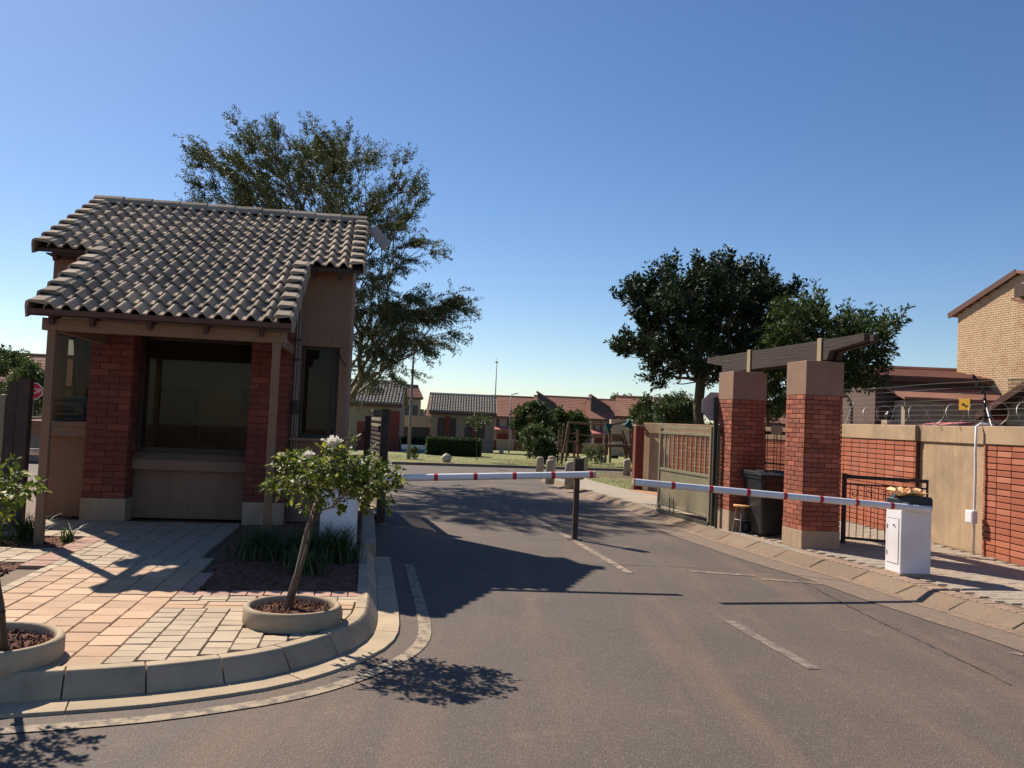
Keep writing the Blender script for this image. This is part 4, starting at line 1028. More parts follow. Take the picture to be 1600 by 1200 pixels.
# ================================================================== BARRIERS
def barrier(label, loc, rz, stripes, arm_dir, L, tilt, mirror=False, r=.037):
    t = thing('boom_barrier', label, 'barrier', loc, rz, 'red and white boom barriers')
    MB().box(-.215, .215, -.165, .165, -.02, .015).build('base_plate', 'plinth', t)
    h = MB().box(-.19, .19, -.145, .145, .015, .735).build('housing', 'white', t, bevel=.01)
    s = -1
    MB().box(-.195, -.189, -.1, .1, .12, .62).build('door', 'white', t, bevel=.002)
    MB().box(-.1915, -.1895, -.106, .106, .114, .626).build('door_gap', 'dark', t)
    for z in (.2, .5): MB().box(-.2, -.19, .1, .112, z, z+.05).build('hinge', 'metal', t)
    MB().tube([(s*.2, -.02, .55), (s*.208, -.02, .55)], .01, 10).build('lock', 'dark', t)
    MB().xprism([(-.185, .735), (.2, .735), (.2, .86), (.18, .885), (-.12, .89), (-.185, .85)], -.15, .15, axis='y').build('top_cover', 'teal', t, bevel=.012)
    MB().box(-.178, -.1, -.152, -.148, .78, .82).build('badge', 'signback', t)
    d = Vector((arm_dir*cos(tilt), 0, sin(tilt))); p0 = Vector((arm_dir*.0, -.215, .76)); a0 = p0 - d*.12
    MB().tube([a0, a0 + d*(L+.12)], r, 20).build('arm', 'white', t, smooth=True).modifiers.new('e', 'EDGE_SPLIT')
    MB().tube([p0 + Vector((0, -.0, 0)), p0 + Vector((0, .09, 0))], .035, 14).build('hub', 'dark', t, smooth=False)
    e = MB().tube([a0 + d*(L+.12), a0 + d*(L+.135)], r*1.04, 20).build('end_cap', 'plinth', t)
    for s_ in stripes:
        MB().tube([p0 + d*(s_-.021), p0 + d*(s_+.021)], r+.0015, 20).build('stripe', 'red', t)
    return t
barrier('white boom barrier on the right sidewalk, its striped arm reaching left over the road', (4.62, 9.9, .11), rad(10), [.37+.43*i for i in range(7)], -1, 3.38, rad(3.3))
barrier('white boom barrier in the planting bed behind the rose, its arm reaching right', (-1.8, 9.32, .2), rad(7.5), [.16+.425*i for i in range(6)] + [2.71], 1, 2.74, rad(3.0))
# crumpled paper bag
rg = random.Random(4); b = MB(); nx, ny = 16, 8; vs = []
for sgn in (1, -1):
    for i in range(nx+1):
        for k in range(ny+1):
            x, y = -.2+.4*i/nx, -.11+.22*k/ny; e = (1-abs(i/nx*2-1)**6)*(1-abs(k/ny*2-1)**4)
            vs.append((x+rg.uniform(-.008, .008), y+rg.uniform(-.008, .008), .03 + (sgn*(.022+rg.uniform(0, .022)) if sgn > 0 else -.026)*e + .02*sin(i*.7+k)*e + (.02 if i < 3 else 0)))
m1 = ny+1; o2 = (nx+1)*(ny+1); fs = []
for i in range(nx):
    for k in range(ny): a = i*m1+k; fs += [(a, a+m1, a+m1+1, a+1), (o2+a+1, o2+a+m1+1, o2+a+m1, o2+a)]
t = thing('paper_bag', 'crumpled orange paper bag lying on top of the right barrier housing', 'bag', (4.58, 9.88, 1.005), rad(4))
b.add(vs, fs).build('bag_body', 'bag', t)
# boom rest post in the middle of the road
t = thing('rest_post', 'dark brown steel post with a thicker head in the middle of the road', 'post', (.99, 12.34, 0), rad(8))
MB().box(-.037, .037, -.037, .037, 0, .86).build('shaft', 'steel_dark', t, bevel=.004)
MB().box(-.05, .085, -.06, .06, .861, 1.16).build('head', 'steel_dark', t, bevel=.004)
MB().box(-.03, .0, -.075, -.061, .92, 1.16).box(.045, .07, -.075, -.061, .92, 1.16).build('guide', 'steel_dark', t)
MB().box(-.1, .1, -.1, .1, 0, .012).build('base_plate', 'steel_dark', t)

# ================================================================== GATEWAY PILLARS
def pillar(label, x, y, wd, z_pl, z_br, z_top, rz):
    t = thing('brick_pillar', label, 'pillar', (x, y, 0), rz, 'brick gateway pillars under the timber beam')
    MB().box(.012, wd-.012, .012, wd-.012, z_pl, z_br+.02).build('core', 'brick_core', t)
    MB().box(-.012, wd+.012, -.012, wd+.012, .06, z_pl).build('plinth', 'plinth', t, bevel=.008)
    MB().box(-.01, wd+.01, -.01, wd+.01, z_br, z_top).build('plaster_cap', 'plaster', t, bevel=.008)
    rg = random.Random(int(x*70)); fr = []
    kw = dict(rng=rg, bl=.2, bh=.067)
    fr += brick_face(t, 0, wd, -pi/2, wd, z_pl, z_br, .2, .067, rng=rg, depth=.03)
    fr += brick_face(t, 0, 0, 0, wd, z_pl, z_br, .2, .067, rng=rg, depth=.03)
    bk = brick_face(t, wd, 0, pi/2, wd, z_pl, z_br, .2, .067, rng=rg, depth=.03) + brick_face(t, wd, wd, pi, wd, z_pl, z_br, .2, .067, rng=rg, depth=.03)
    place_bricks(t, fr + bk, 'brick', 300)
    return t
pillar('nearer brick gateway pillar with tan plaster top, right of the wheelie bin', 4.02, 11.7, .54, .34, 2.19, 2.66, PHI)
pillar('farther brick gateway pillar with tan plaster top, beside the back of the stop sign', 3.44, 13.3, .54, .42, 2.14, 2.58, PHI)
# timber beam across the pillars
p0 = Vector((3.5, 15.0)); p1 = Vector((4.64, 11.1)); dd = (p1-p0).normalized(); ang = math.atan2(dd.y, dd.x); L = (p1-p0).length
t = thing('timber_beam', 'heavy dark weathered timber beam laid across both gateway pillars', 'beam', (p0.x, p0.y, 0), ang)
z0, z1 = 2.62, 2.69
poly = [(0, 2.81), (.5, 2.74), (.52, 2.615), (L-.75, 2.685), (L-.7, 2.8), (L, 2.885), (L, 2.985), (0, 2.9)]
MB().xprism(poly, -.11, -.02, axis='y').build('plank', 'timber', t, bevel=.006)
MB().xprism([(a+.02, z-.006) for a, z in poly], .02, .1, axis='y').build('plank', 'timber', t, bevel=.006)
MB().box(.6, L-.8, -.02, .02, 2.66, 2.88).build('spacer', 'timber', t)
for s_, za, zb in ((1.35, 2.585, 2.945), (3.15, 2.665, 2.985)):
    MB().box(s_-.045, s_+.045, -.125, -.111, za, zb).box(s_-.045, s_+.045, .101, .113, za, zb).box(s_-.045, s_+.045, -.125, .113, zb, zb+.012).build('strap', 'brass', t)

# ================================================================== STEEL GATES
def gate_leaf(label, loc, rz, L=2.1, seed=1, louvre=False):
    """leaf along +x, seen face at -y"""
    t = thing('gate_leaf', label, 'gate', loc, rz, 'open olive steel gate leaves')
    zt = 1.6
    for x in (0, L-.06): MB().box(x, x+.06, -.03, .03, .06, zt).build('stile', 'olive', t, bevel=.004)
    for z in (zt-.06, 1.44, .77, .12): MB().box(.06, L-.06, -.025, .025, z, z+.05).build('rail', 'olive', t, bevel=.003)
    n = 11; g = (L-.12)/n
    if louvre:
        for i in range(8): MB().bar((.06, 0, .88+i*.075), (L-.06, 0, .88+i*.075), .008, .042).build('louvre', 'steel_dark', t)
    else:
      for i in range(1, n): MB().box(.06+i*g-.02, .06+i*g+.02, -.012, .012, .82, 1.44).build('slat', 'olive', t, bevel=.002)
    for a, c_ in ((.06, L*.42), (L*.42+.004, L-.06)): MB().box(a, c_, -.012, .004, .17, .77).build('sheet_panel', 'olive', t)
    for x in (.6, .78): MB().tube([(x, -.04, .03), (x, -.04, .3)], .009, 6).build('drop_bolt', 'steel_dark', t)
    MB().box(.0, L, -.04, .04, -.0, .05).build('bottom_rail', 'olive_dark', t)
    return t
gl = gate_leaf('olive steel gate leaf standing open along the right wall behind the sign post', (2.82, 16.05, .1), math.atan2(13.95-16.05, 3.3-2.82), 2.15)
gl2 = gate_leaf('dark louvred gate leaf seen edge-on, standing open behind the guard house corner', (-2.5, 15.4, .02), math.atan2(13.4-15.4, -1.97+2.5), 2.05, louvre=True)
dup(gl2, (-5.84, 9.95, .1), math.atan2(.3, -2.1), 'louvred gate leaf cut by the left edge beside the left entry lane')
def gate_post(label, x, y, h, wd, m, rz=PHI):
    t = thing('gate_post', label, 'gate post', (x, y, 0), rz, 'steel gate posts')
    MB().box(-wd/2, wd/2, -wd/2, wd/2, 0, h).build('shaft', m, t, bevel=.004)
    MB().box(-wd/2-.006, wd/2+.006, -wd/2-.006, wd/2+.006, h, h+.012).build('cap', m, t)
    for z in (.4, h*.8): MB().tube([(-wd/2-.02, -.02, z), (-wd/2-.02, -.02, z+.1)], .016, 8).build('hinge', m, t)
gate_post('thick dark gate post at the end of the raised island kerb', -1.95, 13.4, 1.74, .13, 'steel_dark')
gate_post('slimmer dark gate post just left of the thick one by the guard house corner', -2.3, 13.9, 1.62, .1, 'steel_dark')
gate_post('tall olive gate post beside the farther brick pillar', 3.41, 13.92, 1.66, .12, 'olive_dark')
gate_post('thick brown gate post at the left edge in front of the red stop sign', -5.63, 9.95, 1.88, .13, 'steel_dark')
gate_post('thinner brown gate post at the far left edge beside the leaf', -5.78, 9.98, 1.84, .1, 'steel_dark')
t = thing('corner_post', 'rust red brick corner pier at the far end of the wall, on the verge', 'pier', (3.2, 21.3, 0), rad(8))
MB().box(-.11, .11, -.11, .11, 0, 1.66).build('shaft', 'brick_core', t, bevel=.01)
MB().box(-.12, .12, -.12, .12, 1.66, 1.7).build('cap', 'wall_plaster', t)
# louvred side panel between the gate post and the farther pillar
t = thing('louvre_panel', 'narrow dark louvred panel between the olive gate post and the farther pillar', 'panel', (3.36, 13.86, .1), rad(-100), 'x'); del t['group']
for i in range(22): MB().bar((.02, 0, .35+i*.058), (.2, 0, .35+i*.058), .006, .026).build('louvre', 'olive_dark', t)
MB().box(.2, .24, -.02, .02, .0, 1.62).build('stile', 'olive_dark', t)
# low open-work gate between the near pillar and the wall
def scroll(cx, cz, r, turn=1.3, s=1):
    return [(cx + s*r*(1-.75*i/14)*cos(i/14*2*pi*turn), 0, cz + r*(1-.75*i/14)*sin(i/14*2*pi*turn)) for i in range(15)]
def bar_gate(label, loc, rz, L, z0, z1, zm, n, scrolls, lower=True):
    t = thing('barred_gate', label, 'gate', loc, rz, 'dark barred pedestrian gates')
    MB().box(-.035, .03, -.03, .03, -.02, z1+.02).build('post', 'steel_dark', t, bevel=.003)
    for z, h in ((z1-.05, .05), (zm, .025), (z0, .035)): MB().box(.03, L, -.014, .014, z, z+h).build('rail', 'steel_dark', t, bevel=.002)
    MB().box(L, L+.03, -.018, .018, z0-.02, z1).build('stile', 'steel_dark', t)
    for i in range(n):
        x = .03 + (L-.03)*(i+.5)/n; MB().tube([(x, 0, z0+.02), (x, 0, zm if scrolls else z1-.03)], .006, 6).build('bar', 'steel_dark', t)
    if scrolls:
        for i in range(scrolls):
            x = .03 + (L-.03)*(i+.5)/scrolls; MB().tube(scroll(x, zm-.12, .07, s=1 if i % 2 else -1), .006, 4).build('scroll', 'steel_dark', t)
    return t
bar_gate('low dark barred gate with scrolls, from the near pillar towards the wall', (4.86, 12.42, .11), rad(-24), 1.06, .06, .98, .84, 11, 5)
bar_gate('tall dark barred gate closing the gap between the two brick pillars', (3.98, 13.5, .11), rad(-62), 1.15, .1, 1.56, 1.05, 8, 0)
t = thing('gate_notice', 'small square tan notice fixed on top of the tall barred gate', 'notice', (4.1, 13.2, 1.62), rad(-40))
MB().box(-.09, .09, -.01, .01, 0, .14).build('plate', 'brass', t, bevel=.004); MB().tube([(0, .015, -.1), (0, .015, .1)], .008, 6).build('rod', 'steel_dark', t)

# ================================================================== WHEELIE BIN, STOOL, STOP SIGNS
t = thing('wheelie_bin', 'black wheelie bin with closed lid between the two brick pillars', 'bin', (3.93, 12.95, .108), rad(10))
b = MB(); lo, hi = (-.2, .2, -.22, .24), (-.27, .27, -.3, .33)
vs = [(lo[0],lo[2],.03),(lo[1],lo[2],.03),(lo[1],lo[3],.03),(lo[0],lo[3],.03),(hi[0],hi[2],.88),(hi[1],hi[2],.88),(hi[1],hi[3],.88),(hi[0],hi[3],.88)]
b.add(vs, [(3,2,1,0),(4,5,6,7),(0,1,5,4),(1,2,6,5),(2,3,7,6),(3,0,4,7)]).build('body', 'bin', t, bevel=.025)
MB().box(-.285, .285, -.315, .345, .85, .895).build('rim', 'bin', t, bevel=.01)
MB().xprism([(-.34, .895), (.36, .895), (.36, .93), (.25, .965), (-.2, .955), (-.34, .92)], -.3, .3, axis='x').build('lid', 'bin', t, bevel=.012)
for x in (-.16, .0, .16): MB().box(x-.03, x+.03, -.2, .2, .955, .975).build('lid_rib', 'bin', t, bevel=.006)
MB().tube([(-.22, .39, .9), (.22, .39, .9)], .016, 8).build('handle', 'bin', t)
for x in (-.24, .24): MB().tube([(x-.025, .27, .1), (x+.025, .27, .1)], .1, 18).build('wheel', 'black', t)
MB().box(-.2, .2, -.31, -.296, .7, .78).build('moulded_band', 'bin', t)
t = thing('stool', 'small metal-legged stool with a worn orange seat beside the bin', 'stool', (3.6, 13.15, .105), rad(20))
MB().tube([(0, 0, .4), (0, 0, .425)], .14, 16).build('seat', 'bag', t, bevel=.004)
for a in (45, 135, 225, 315): MB().tube([(.09*cos(rad(a)), .09*sin(rad(a)), .4), (.15*cos(rad(a)), .15*sin(rad(a)), 0)], .008, 6).build('leg', 'wire', t)
MB().tube([(.12*cos(rad(a)), .12*sin(rad(a)), .2) for a in (45, 135, 225, 315, 405)], .005, 5).build('brace', 'wire', t)
def octagon(r): return [(r*cos(rad(22.5+45*i)), r*sin(rad(22.5+45*i))) for i in range(8)]
t = thing('stop_sign', 'back of an octagonal road sign on a dark post beside the farther pillar', 'road sign', (3.32, 13.88, .1), rad(6))
MB().box(-.035, .035, -.035, .02, 0, 2.08).build('pole', 'olive_dark', t, bevel=.003)
MB().xprism([(x, z+1.93) for x, z in octagon(.25)], .022, .03, axis='y').build('sign_plate', 'signback', t)
MB().xprism([(x, z+1.93) for x, z in octagon(.24)], .03, .033, axis='y').build('sign_face', 'stopred', t)
for z in (1.8, 2.0): MB().box(-.12, .12, -.0, .021, z, z+.025).build('bracket', 'signback', t)
def text(body, size, m, parent, loc, rot, ext=.001, sx=1.):
    c = bpy.data.curves.new('lettering', 'FONT'); c.body = body; c.size = size; c.extrude = ext; c.align_x = 'CENTER'; c.align_y = 'CENTER'; c.resolution_u = 3
    c.materials.append(M[m]); o0_ = bpy.data.objects.new('lettering_curve', c); COL.objects.link(o0_); bpy.context.view_layer.update(); me = bpy.data.meshes.new_from_object(o0_.evaluated_get(bpy.context.evaluated_depsgraph_get())); me.materials.clear(); me.materials.append(M[m]); bpy.data.objects.remove(o0_); o = bpy.data.objects.new('lettering', me); COL.objects.link(o); o.parent = parent; o.location = loc; o.rotation_euler = rot; o.scale = (sx, 1, 1); return o
sx_ = A(52, 611, 28)
t = thing('stop_sign', 'red STOP sign facing the camera, half hidden by the brown gate post at left', 'road sign', (sx_.x, 28, 0), rad(20))
MB().tube([(0, .03, 0), (0, .03, sx_.z)], .03, 8).build('pole', 'pole', t)
MB().xprism([(x, z+sx_.z) for x, z in octagon(.295)], .0, .01, axis='y').build('sign_border', 'white', t)
MB().xprism([(x, z+sx_.z) for x, z in octagon(.27)], -.003, .0, axis='y').build('sign_plate', 'stopred', t)
text('STOP', .24, 'white', t, (0, -.005, sx_.z), (pi/2, 0, 0), sx=.8)

# ================================================================== BOUNDARY WALLS
def wall_run(label, P, Q, top, panels, base=.06, th=.22, seed=1, bl=.3, bh=.0845):
    """wall from P to Q seen from its left side; panels = (s0, s1, kind)"""
    P, Q = Vector(P), Vector(Q); d = (Q-P).normalized(); L = (Q-P).length; ang = math.atan2(d.y, d.x)
    t = thing('boundary_wall', label, 'wall', (P.x, P.y, 0), ang, 'boundary walls behind the gate')
    rg = random.Random(seed); br = []
    for s0, s1, kind in panels:
        if kind == 'brick':
            MB().box(s0, s1, .012, th, base, top-.25).build('panel_core', 'wall_core', t)
            br += brick_face(t, s0, .0, 0, s1-s0, base+.03, top-.25, bl, bh, rng=rg, joint=.013, proud=.012, bond=False, depth=.035)
            MB().box(s0, s1, -.03, th+.02, top-.25, top).build('coping', 'wall_plaster', t, bevel=.01)
        else:
            MB().box(s0, s1, .06, th, base, top-.255).build('plaster_panel', 'wall_plaster', t)
            MB().box(s0, s1, .03, th+.02, top-.255, top-.003).build('coping', 'wall_plaster', t, bevel=.01)
    place_bricks(t, br, 'wallbrick', 300, key=lambda m_: -m_.translation.x if seed == 1 else m_.translation.y)
    return t
# the run starts far (6.25, 16.3) and comes towards the camera; its road face is on the right-hand side of travel
wall_run('right boundary wall of orange grid brickwork with plaster coping and one plaster bay', (6.22, 16.3), (6.83, 8.2), 1.87,
         [(0, 2.75, 'brick'), (2.75, 4.45, 'plaster'), (4.45, 8.1, 'brick')], seed=1)
wall_run('farther boundary wall behind the open gate leaf, orange grid brickwork', (3.3, 21.4), (6.22, 16.3), 1.76,
         [(0, 1.1, 'plaster'), (1.1, 5.88, 'brick')], seed=2)
# white service pipe and box on the wall
px = 6.22 + (6.83-6.22)*4.4/8.12; py = 16.3 - 8.1*4.42/8.12
t = thing('service_pipe', 'white service pipe with a junction box running down the boundary wall', 'pipe', (px - .05, py, 0), math.atan2(-8.1, .61))
MB().tube([(0, .2, 1.89), (0, .02, 1.9), (0, -.045, 1.86), (0, -.05, 1.5), (.012, -.05, 1.2), (0, -.05, .6), (.0, -.05, .12)], .018, 8).build('pipe', 'white', t, smooth=True)
MB().box(-.12, .05, -.11, -.03, .52, .7).build('junction_box', 'white', t, bevel=.012)
MB().box(-.1, .03, -.114, -.109, .54, .68).build('box_cover', 'white', t, bevel=.002)
# electric fence
def wallpt(s): 
    return Vector((6.22 + .61*s/8.12 + .1, 16.3 - 8.1*s/8.12, 1.87))
def fence_bracket(label, s, h, lean):
    p = wallpt(s); t = thing('fence_bracket', label, 'fence bracket', p, math.atan2(-8.1, .61), 'electric fence brackets on the wall')
    pts = [(0, 0, 0), (0, 0, h*.55), (-.02, -lean*.25, h*.8), (-.05, -lean, h)]
    MB().tube(pts, .012, 6).build('upright', 'dark', t)
    for i in range(8):
        f = (i+.6)/8; q = Vector(pts[0]).lerp(Vector(pts[1]), f/.6) if f < .6 else Vector(pts[1]).lerp(Vector(pts[3]), (f-.6)/.4)
        MB().tube([q + Vector((0, -.035, 0)), q + Vector((0, .0, 0))], .02, 8).build('insulator', 'black', t)
    return t
fence_bracket('tall curved black electric fence bracket above the plaster wall bay', 4.3, .72, .16)
fence_bracket('thin electric fence bracket nearest the brick pillar', .35, .55, .1)
t = thing('fence_strut', 'white diagonal strut beside the tall electric fence bracket', 'strut', wallpt(4.45), 0, 'white fence struts'); MB().tube([(0, 0, 0), (.09, .35, .36)], .012, 6).build('rod', 'wire', t)
t = thing('fence_strut', 'white splayed strut beside the bracket nearest the pillar', 'strut', wallpt(.1), 0, 'white fence struts'); MB().tube([(0, 0, 0), (.12, -.1, .42)], .014, 6).build('rod', 'wire', t); MB().tube([(-.25, .3, .1), (.12, -.1, .42)], .008, 6).build('rod', 'wire', t)
for i in range(8):
    z = .08 + i*.078; off = -.0 if i < 5 else -.05*(i-4)
    a, c_ = wallpt(-.1), wallpt(8.0)
    pts = []
    for k in range(15):
        s = -.1 + 8.1*k/14; p = wallpt(s); pts.append((p.x + off, p.y, p.z + z + .006*sin(k*1.3+i)))
    o = MB().tube(pts, .0019, 4).build('fence_wire', 'wire', None); tag(o, ('lowest', 'second lowest', 'third lowest', 'fourth lowest', 'fourth highest', 'third highest', 'second highest', 'topmost')[i] + ' electric fence wire strung above the boundary wall', 'wire', 'electric fence wires')
pts = []
for i in range(620):
    s = .4 + 7.2*i/620; p = wallpt(s); a = i*2*pi/44; pts.append((p.x + .2*cos(a), p.y + .02*sin(a*.5), p.z + .16 + .17*sin(a)))
o = MB().tube(pts, .0045, 4).build('razor_coil', 'wire', None); tag(o, 'coil of razor wire looped along the top of the wall', 'razor wire')
p = wallpt(3.85) + Vector((-.02, 0, .3))
t = thing('warning_sign', 'small yellow warning sign hanging on the electric fence', 'sign', p, math.atan2(-8.1, .61)+rad(20))
MB().box(-.09, .09, -.006, .006, -.07, .09).box(-.1, -.05, -.006, .006, .09, .105).box(.05, .1, -.006, .006, .09, .105).build('plate', 'yellow', t, bevel=.003)
MB().tube([(-.045, -.009, .01), (-.01, -.009, .03), (-.005, -.009, -.01), (.045, -.009, .0)], .006, 4).build('bolt_symbol', 'black', t)
# ================================================================== TREES
rng = random.Random(7)
D0 = 21.5
def cyl_tips(poly, d, depth, n, rng, zc=None, k=1.):
    """tips inside an outline (x, z in metres) with an elliptic depth about y = d"""
    xs0, xs1 = min(p[0] for p in poly), max(p[0] for p in poly); z0, z1 = min(p[1] for p in poly), max(p[1] for p in poly); cx = (xs0+xs1)/2; hw = (xs1-xs0)/2
    out = []
    while len(out) < n:
        x, z = rng.uniform(xs0, xs1), rng.uniform(z0, z1)
        if not inside(poly, x, z): continue
        e = math.sqrt(max(0, 1 - ((x-cx)/hw)**2)); y = d + depth*rng.uniform(-1, 1)*max(e, .3)
        s_ = y/d; out.append(Vector((x*s_, y, 1.65 + (z-1.65)*s_)))
    return out
pix = [(300,222),(340,215),(375,198),(400,200),(470,205),(520,220),(555,235),(595,250),(635,255),(645,295),(645,325),(640,345),(662,380),(655,405),(625,395),(640,420),(620,430),(660,452),(722,462),(700,490),(690,520),(650,560),(600,590),(575,560),(550,450),(540,380),(420,330),(290,330),(300,280),(290,250)]
pix = [(520+(x-520)*(.87 if x < 520 else .97), 560+(y-560)*(.93 if y < 560 else 1)) for x, y in pix]
poly = [(A(x, y, D0).x, A(x, y, D0).z) for x, y in pix]
cen_ = cyl_tips(poly, D0, 2.5, 165, rng); fk = Vector((A(505, 600, D0).x, D0, 2.9)); tips = []
for c_ in cen_:
    o_ = (c_ - fk).normalized(); hz = Vector((o_.x, o_.y, o_.z*.2)).normalized(); sd = hz.cross(Vector((0, 0, 1)))
    for _ in range(6): tips.append(c_ + hz*rng.uniform(-.95, .4) + sd*rng.uniform(-.4, .4) + Vector((0, 0, rng.gauss(0, .06))))
for x, y in ((292,215),(310,232),(375,188),(425,200),(470,202),(545,230),(638,252),(645,298),(650,330),(640,390),(722,462),(690,475),(670,540),(635,555),(600,580),(315,285),(615,590)):
    for _ in range(2): p = A(520+(x-520)*.9, 560+(y-560)*.94, D0); tips.append(p + Vector((rng.uniform(-.15, .15), rng.uniform(-.8, .8), rng.uniform(-.15, .15))))
bx, by = A(505, 600, D0).x, D0
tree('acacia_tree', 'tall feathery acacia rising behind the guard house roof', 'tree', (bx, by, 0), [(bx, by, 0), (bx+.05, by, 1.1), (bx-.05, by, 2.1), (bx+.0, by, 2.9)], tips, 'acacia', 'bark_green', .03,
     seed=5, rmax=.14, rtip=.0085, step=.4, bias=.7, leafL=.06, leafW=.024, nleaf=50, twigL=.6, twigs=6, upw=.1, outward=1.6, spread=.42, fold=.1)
D1 = 24.
pix = [(968,560),(1000,545),(985,500),(978,455),(1000,430),(1050,420),(1075,410),(1105,395),(1150,400),(1200,420),(1235,425),(1245,455),(1240,500),(1225,560),(1200,600),(1110,610),(1060,590),(1040,570),(1010,565)]
pix = [(1105+(x-1108)*.82, 512+(y-510)*(.62 if y < 510 else .9)) for x, y in pix]
poly = [(A(x, y, D1).x, A(x, y, D1).z) for x, y in pix]
tips = cyl_tips(poly, D1, 2.4, 520, rng)
for x, y, k in ((975,560,10),(990,548,10),(1010,560,12),(1030,575,12),(985,455,6),(1105,392,5),(1155,395,5),(1050,405,4),(1240,440,6),(1000,430,6),(1130,400,4),(1180,410,4),(1215,415,4),(1240,520,8),(1060,600,6),(1200,600,14),(1220,570,12)):
    for _ in range(k): tips.append(A(1105+(x-1108)*.86, 512+(y-510)*(.7 if y < 510 else .92), D1) + Vector((rng.uniform(-.3, .3), rng.uniform(-1, 1), rng.uniform(-.25, .25))))
bx, by = A(1092, 600, D1).x, D1
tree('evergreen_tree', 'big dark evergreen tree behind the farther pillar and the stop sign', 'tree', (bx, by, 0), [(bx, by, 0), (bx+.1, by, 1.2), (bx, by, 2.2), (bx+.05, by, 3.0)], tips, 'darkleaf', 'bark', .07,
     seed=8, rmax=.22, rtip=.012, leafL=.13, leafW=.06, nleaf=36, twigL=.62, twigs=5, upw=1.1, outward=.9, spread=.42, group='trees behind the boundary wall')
D2 = 20.5
pix = [(1180,520),(1230,480),(1270,465),(1310,470),(1330,500),(1360,495),(1415,500),(1400,540),(1425,560),(1410,600),(1390,625),(1330,640),(1240,640),(1185,610)]
pix = [(1278+(x-1290)*.64, 562+(y-560)*.66) for x, y in pix]
poly = [(A(x, y, D2).x, A(x, y, D2).z) for x, y in pix]
tips = cyl_tips(poly, D2, 1.5, 300, rng)
for x, y, k in ((1415,500,5),(1425,560,6),(1330,472,3),(1275,462,5),(1230,485,5),(1375,490,4),(1390,600,10),(1200,610,8),(1400,530,6)):
    for _ in range(k): tips.append(A(1278+(x-1290)*.7, 562+(y-560)*.7, D2) + Vector((rng.uniform(-.25, .25), rng.uniform(-.8, .8), rng.uniform(-.2, .2))))
bx, by = A(1300, 620, D2).x, D2
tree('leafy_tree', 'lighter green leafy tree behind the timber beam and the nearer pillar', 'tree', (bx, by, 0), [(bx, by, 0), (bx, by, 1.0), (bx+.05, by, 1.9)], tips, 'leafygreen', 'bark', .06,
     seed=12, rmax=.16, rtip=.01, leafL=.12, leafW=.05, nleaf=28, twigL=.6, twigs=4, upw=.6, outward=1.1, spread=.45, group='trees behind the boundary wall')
def small_tree(name, label, cat, d, cx, cy, rx, ry, basey, n, leafm, seed, leafL=.12, nleaf=16, twigL=.3, depth=None, basex=None, rmax=.09, group=None, ups=.4):
    c = A(cx, cy, d); k = d/1340.; bxy = A(basex or cx, basey, d); z0 = tz(d)
    tips = ellip_tips(random.Random(seed), (c.x, d, c.z), (rx*k, depth or rx*k, ry*k), n)
    h = c.z - ry*k*.7
    return tree(name, label, cat, (bxy.x, d, z0), [(bxy.x, d, z0), (bxy.x*.5+c.x*.5, d, (z0+h)/2), (c.x, d, h)], tips, leafm, 'bark', .09, seed=seed, rmax=rmax, rtip=.012, step=.3,
                leafL=leafL, leafW=leafL*.5, nleaf=nleaf, twigL=twigL, twigs=4, upw=ups, spread=.6, group=group)
gp = 'small trees on the park lawn'
small_tree('park_tree', 'round green tree in front of the red roofed houses, left of the pair', 'tree', 50, 834, 664, 26, 29, 712, 140, 'leafygreen', 21, .2, 20, .5, group=gp)
small_tree('park_tree', 'round green tree in front of the red roofed houses, right of the pair', 'tree', 52, 888, 672, 26, 27, 708, 130, 'leafygreen', 22, .2, 20, .5, group=gp)
small_tree('park_tree', 'looser light green tree low in front of the round pair', 'tree', 42, 838, 688, 22, 20, 715, 90, 'midleaf', 23, .15, 18, .4, group=gp)
small_tree('conical_bush', 'dark top-shaped bush standing on a thin trunk by the bollards', 'bush', 35, 851, 704, 13, 16, 732, 80, 'hedge', 24, .12, 18, .2)
small_tree('sapling', 'thin sapling with a sparse pale crown in front of the hedge', 'tree', 33.5, 745, 660, 15, 10, 724, 26, 'midleaf', 25, .09, 9, .25, rmax=.02)
small_tree('park_tree', 'feathery light green tree rising over the far end of the boundary wall', 'tree', 34, 1058, 648, 28, 22, 700, 150, 'midleaf', 26, .12, 22, .5, group=gp)
small_tree('park_tree', 'slim green tree beside the red roofed gable house, just left of the wall', 'tree', 40, 1010, 660, 20, 34, 715, 120, 'midleaf', 27, .14, 20, .4, group=gp)
small_tree('distant_tree', 'far tree top showing over the roofs left of the gable house', 'tree', 150, 972, 632, 16, 8, 650, 60, 'midleaf', 28, .5, 14, 1.2, rmax=.3)
small_tree('distant_tree', 'grey green tree between the pillars over the boundary wall', 'tree', 38, 1200, 628, 26, 22, 700, 130, 'midleaf', 29, .13, 20, .5)
small_tree('shrub', 'low leafy shrub at the foot of the climbing frame', 'bush', 38, 930, 712, 10, 7, 722, 30, 'midleaf', 30, .1, 14, .3, rmax=.03)
small_tree('lawn_shrub', 'little shrub at the foot of the tall grey lamp pole', 'bush', 33, 646, 708, 6, 8, 718, 20, 'midleaf', 33, .08, 14, .15, rmax=.02)
gb = 'shrubs beyond the left entry lane'
small_tree('garden_tree', 'grey green bushy tree at the left edge under the tiled roof line', 'tree', 38, 4, 584, 40, 30, 690, 170, 'midleaf', 31, .12, 26, .5, group=gb)
small_tree('garden_tree', 'yellow green leafy shrub right behind the stop sign', 'bush', 33, 46, 612, 26, 34, 700, 170, 'midleaf', 32, .1, 26, .4, group=gb)

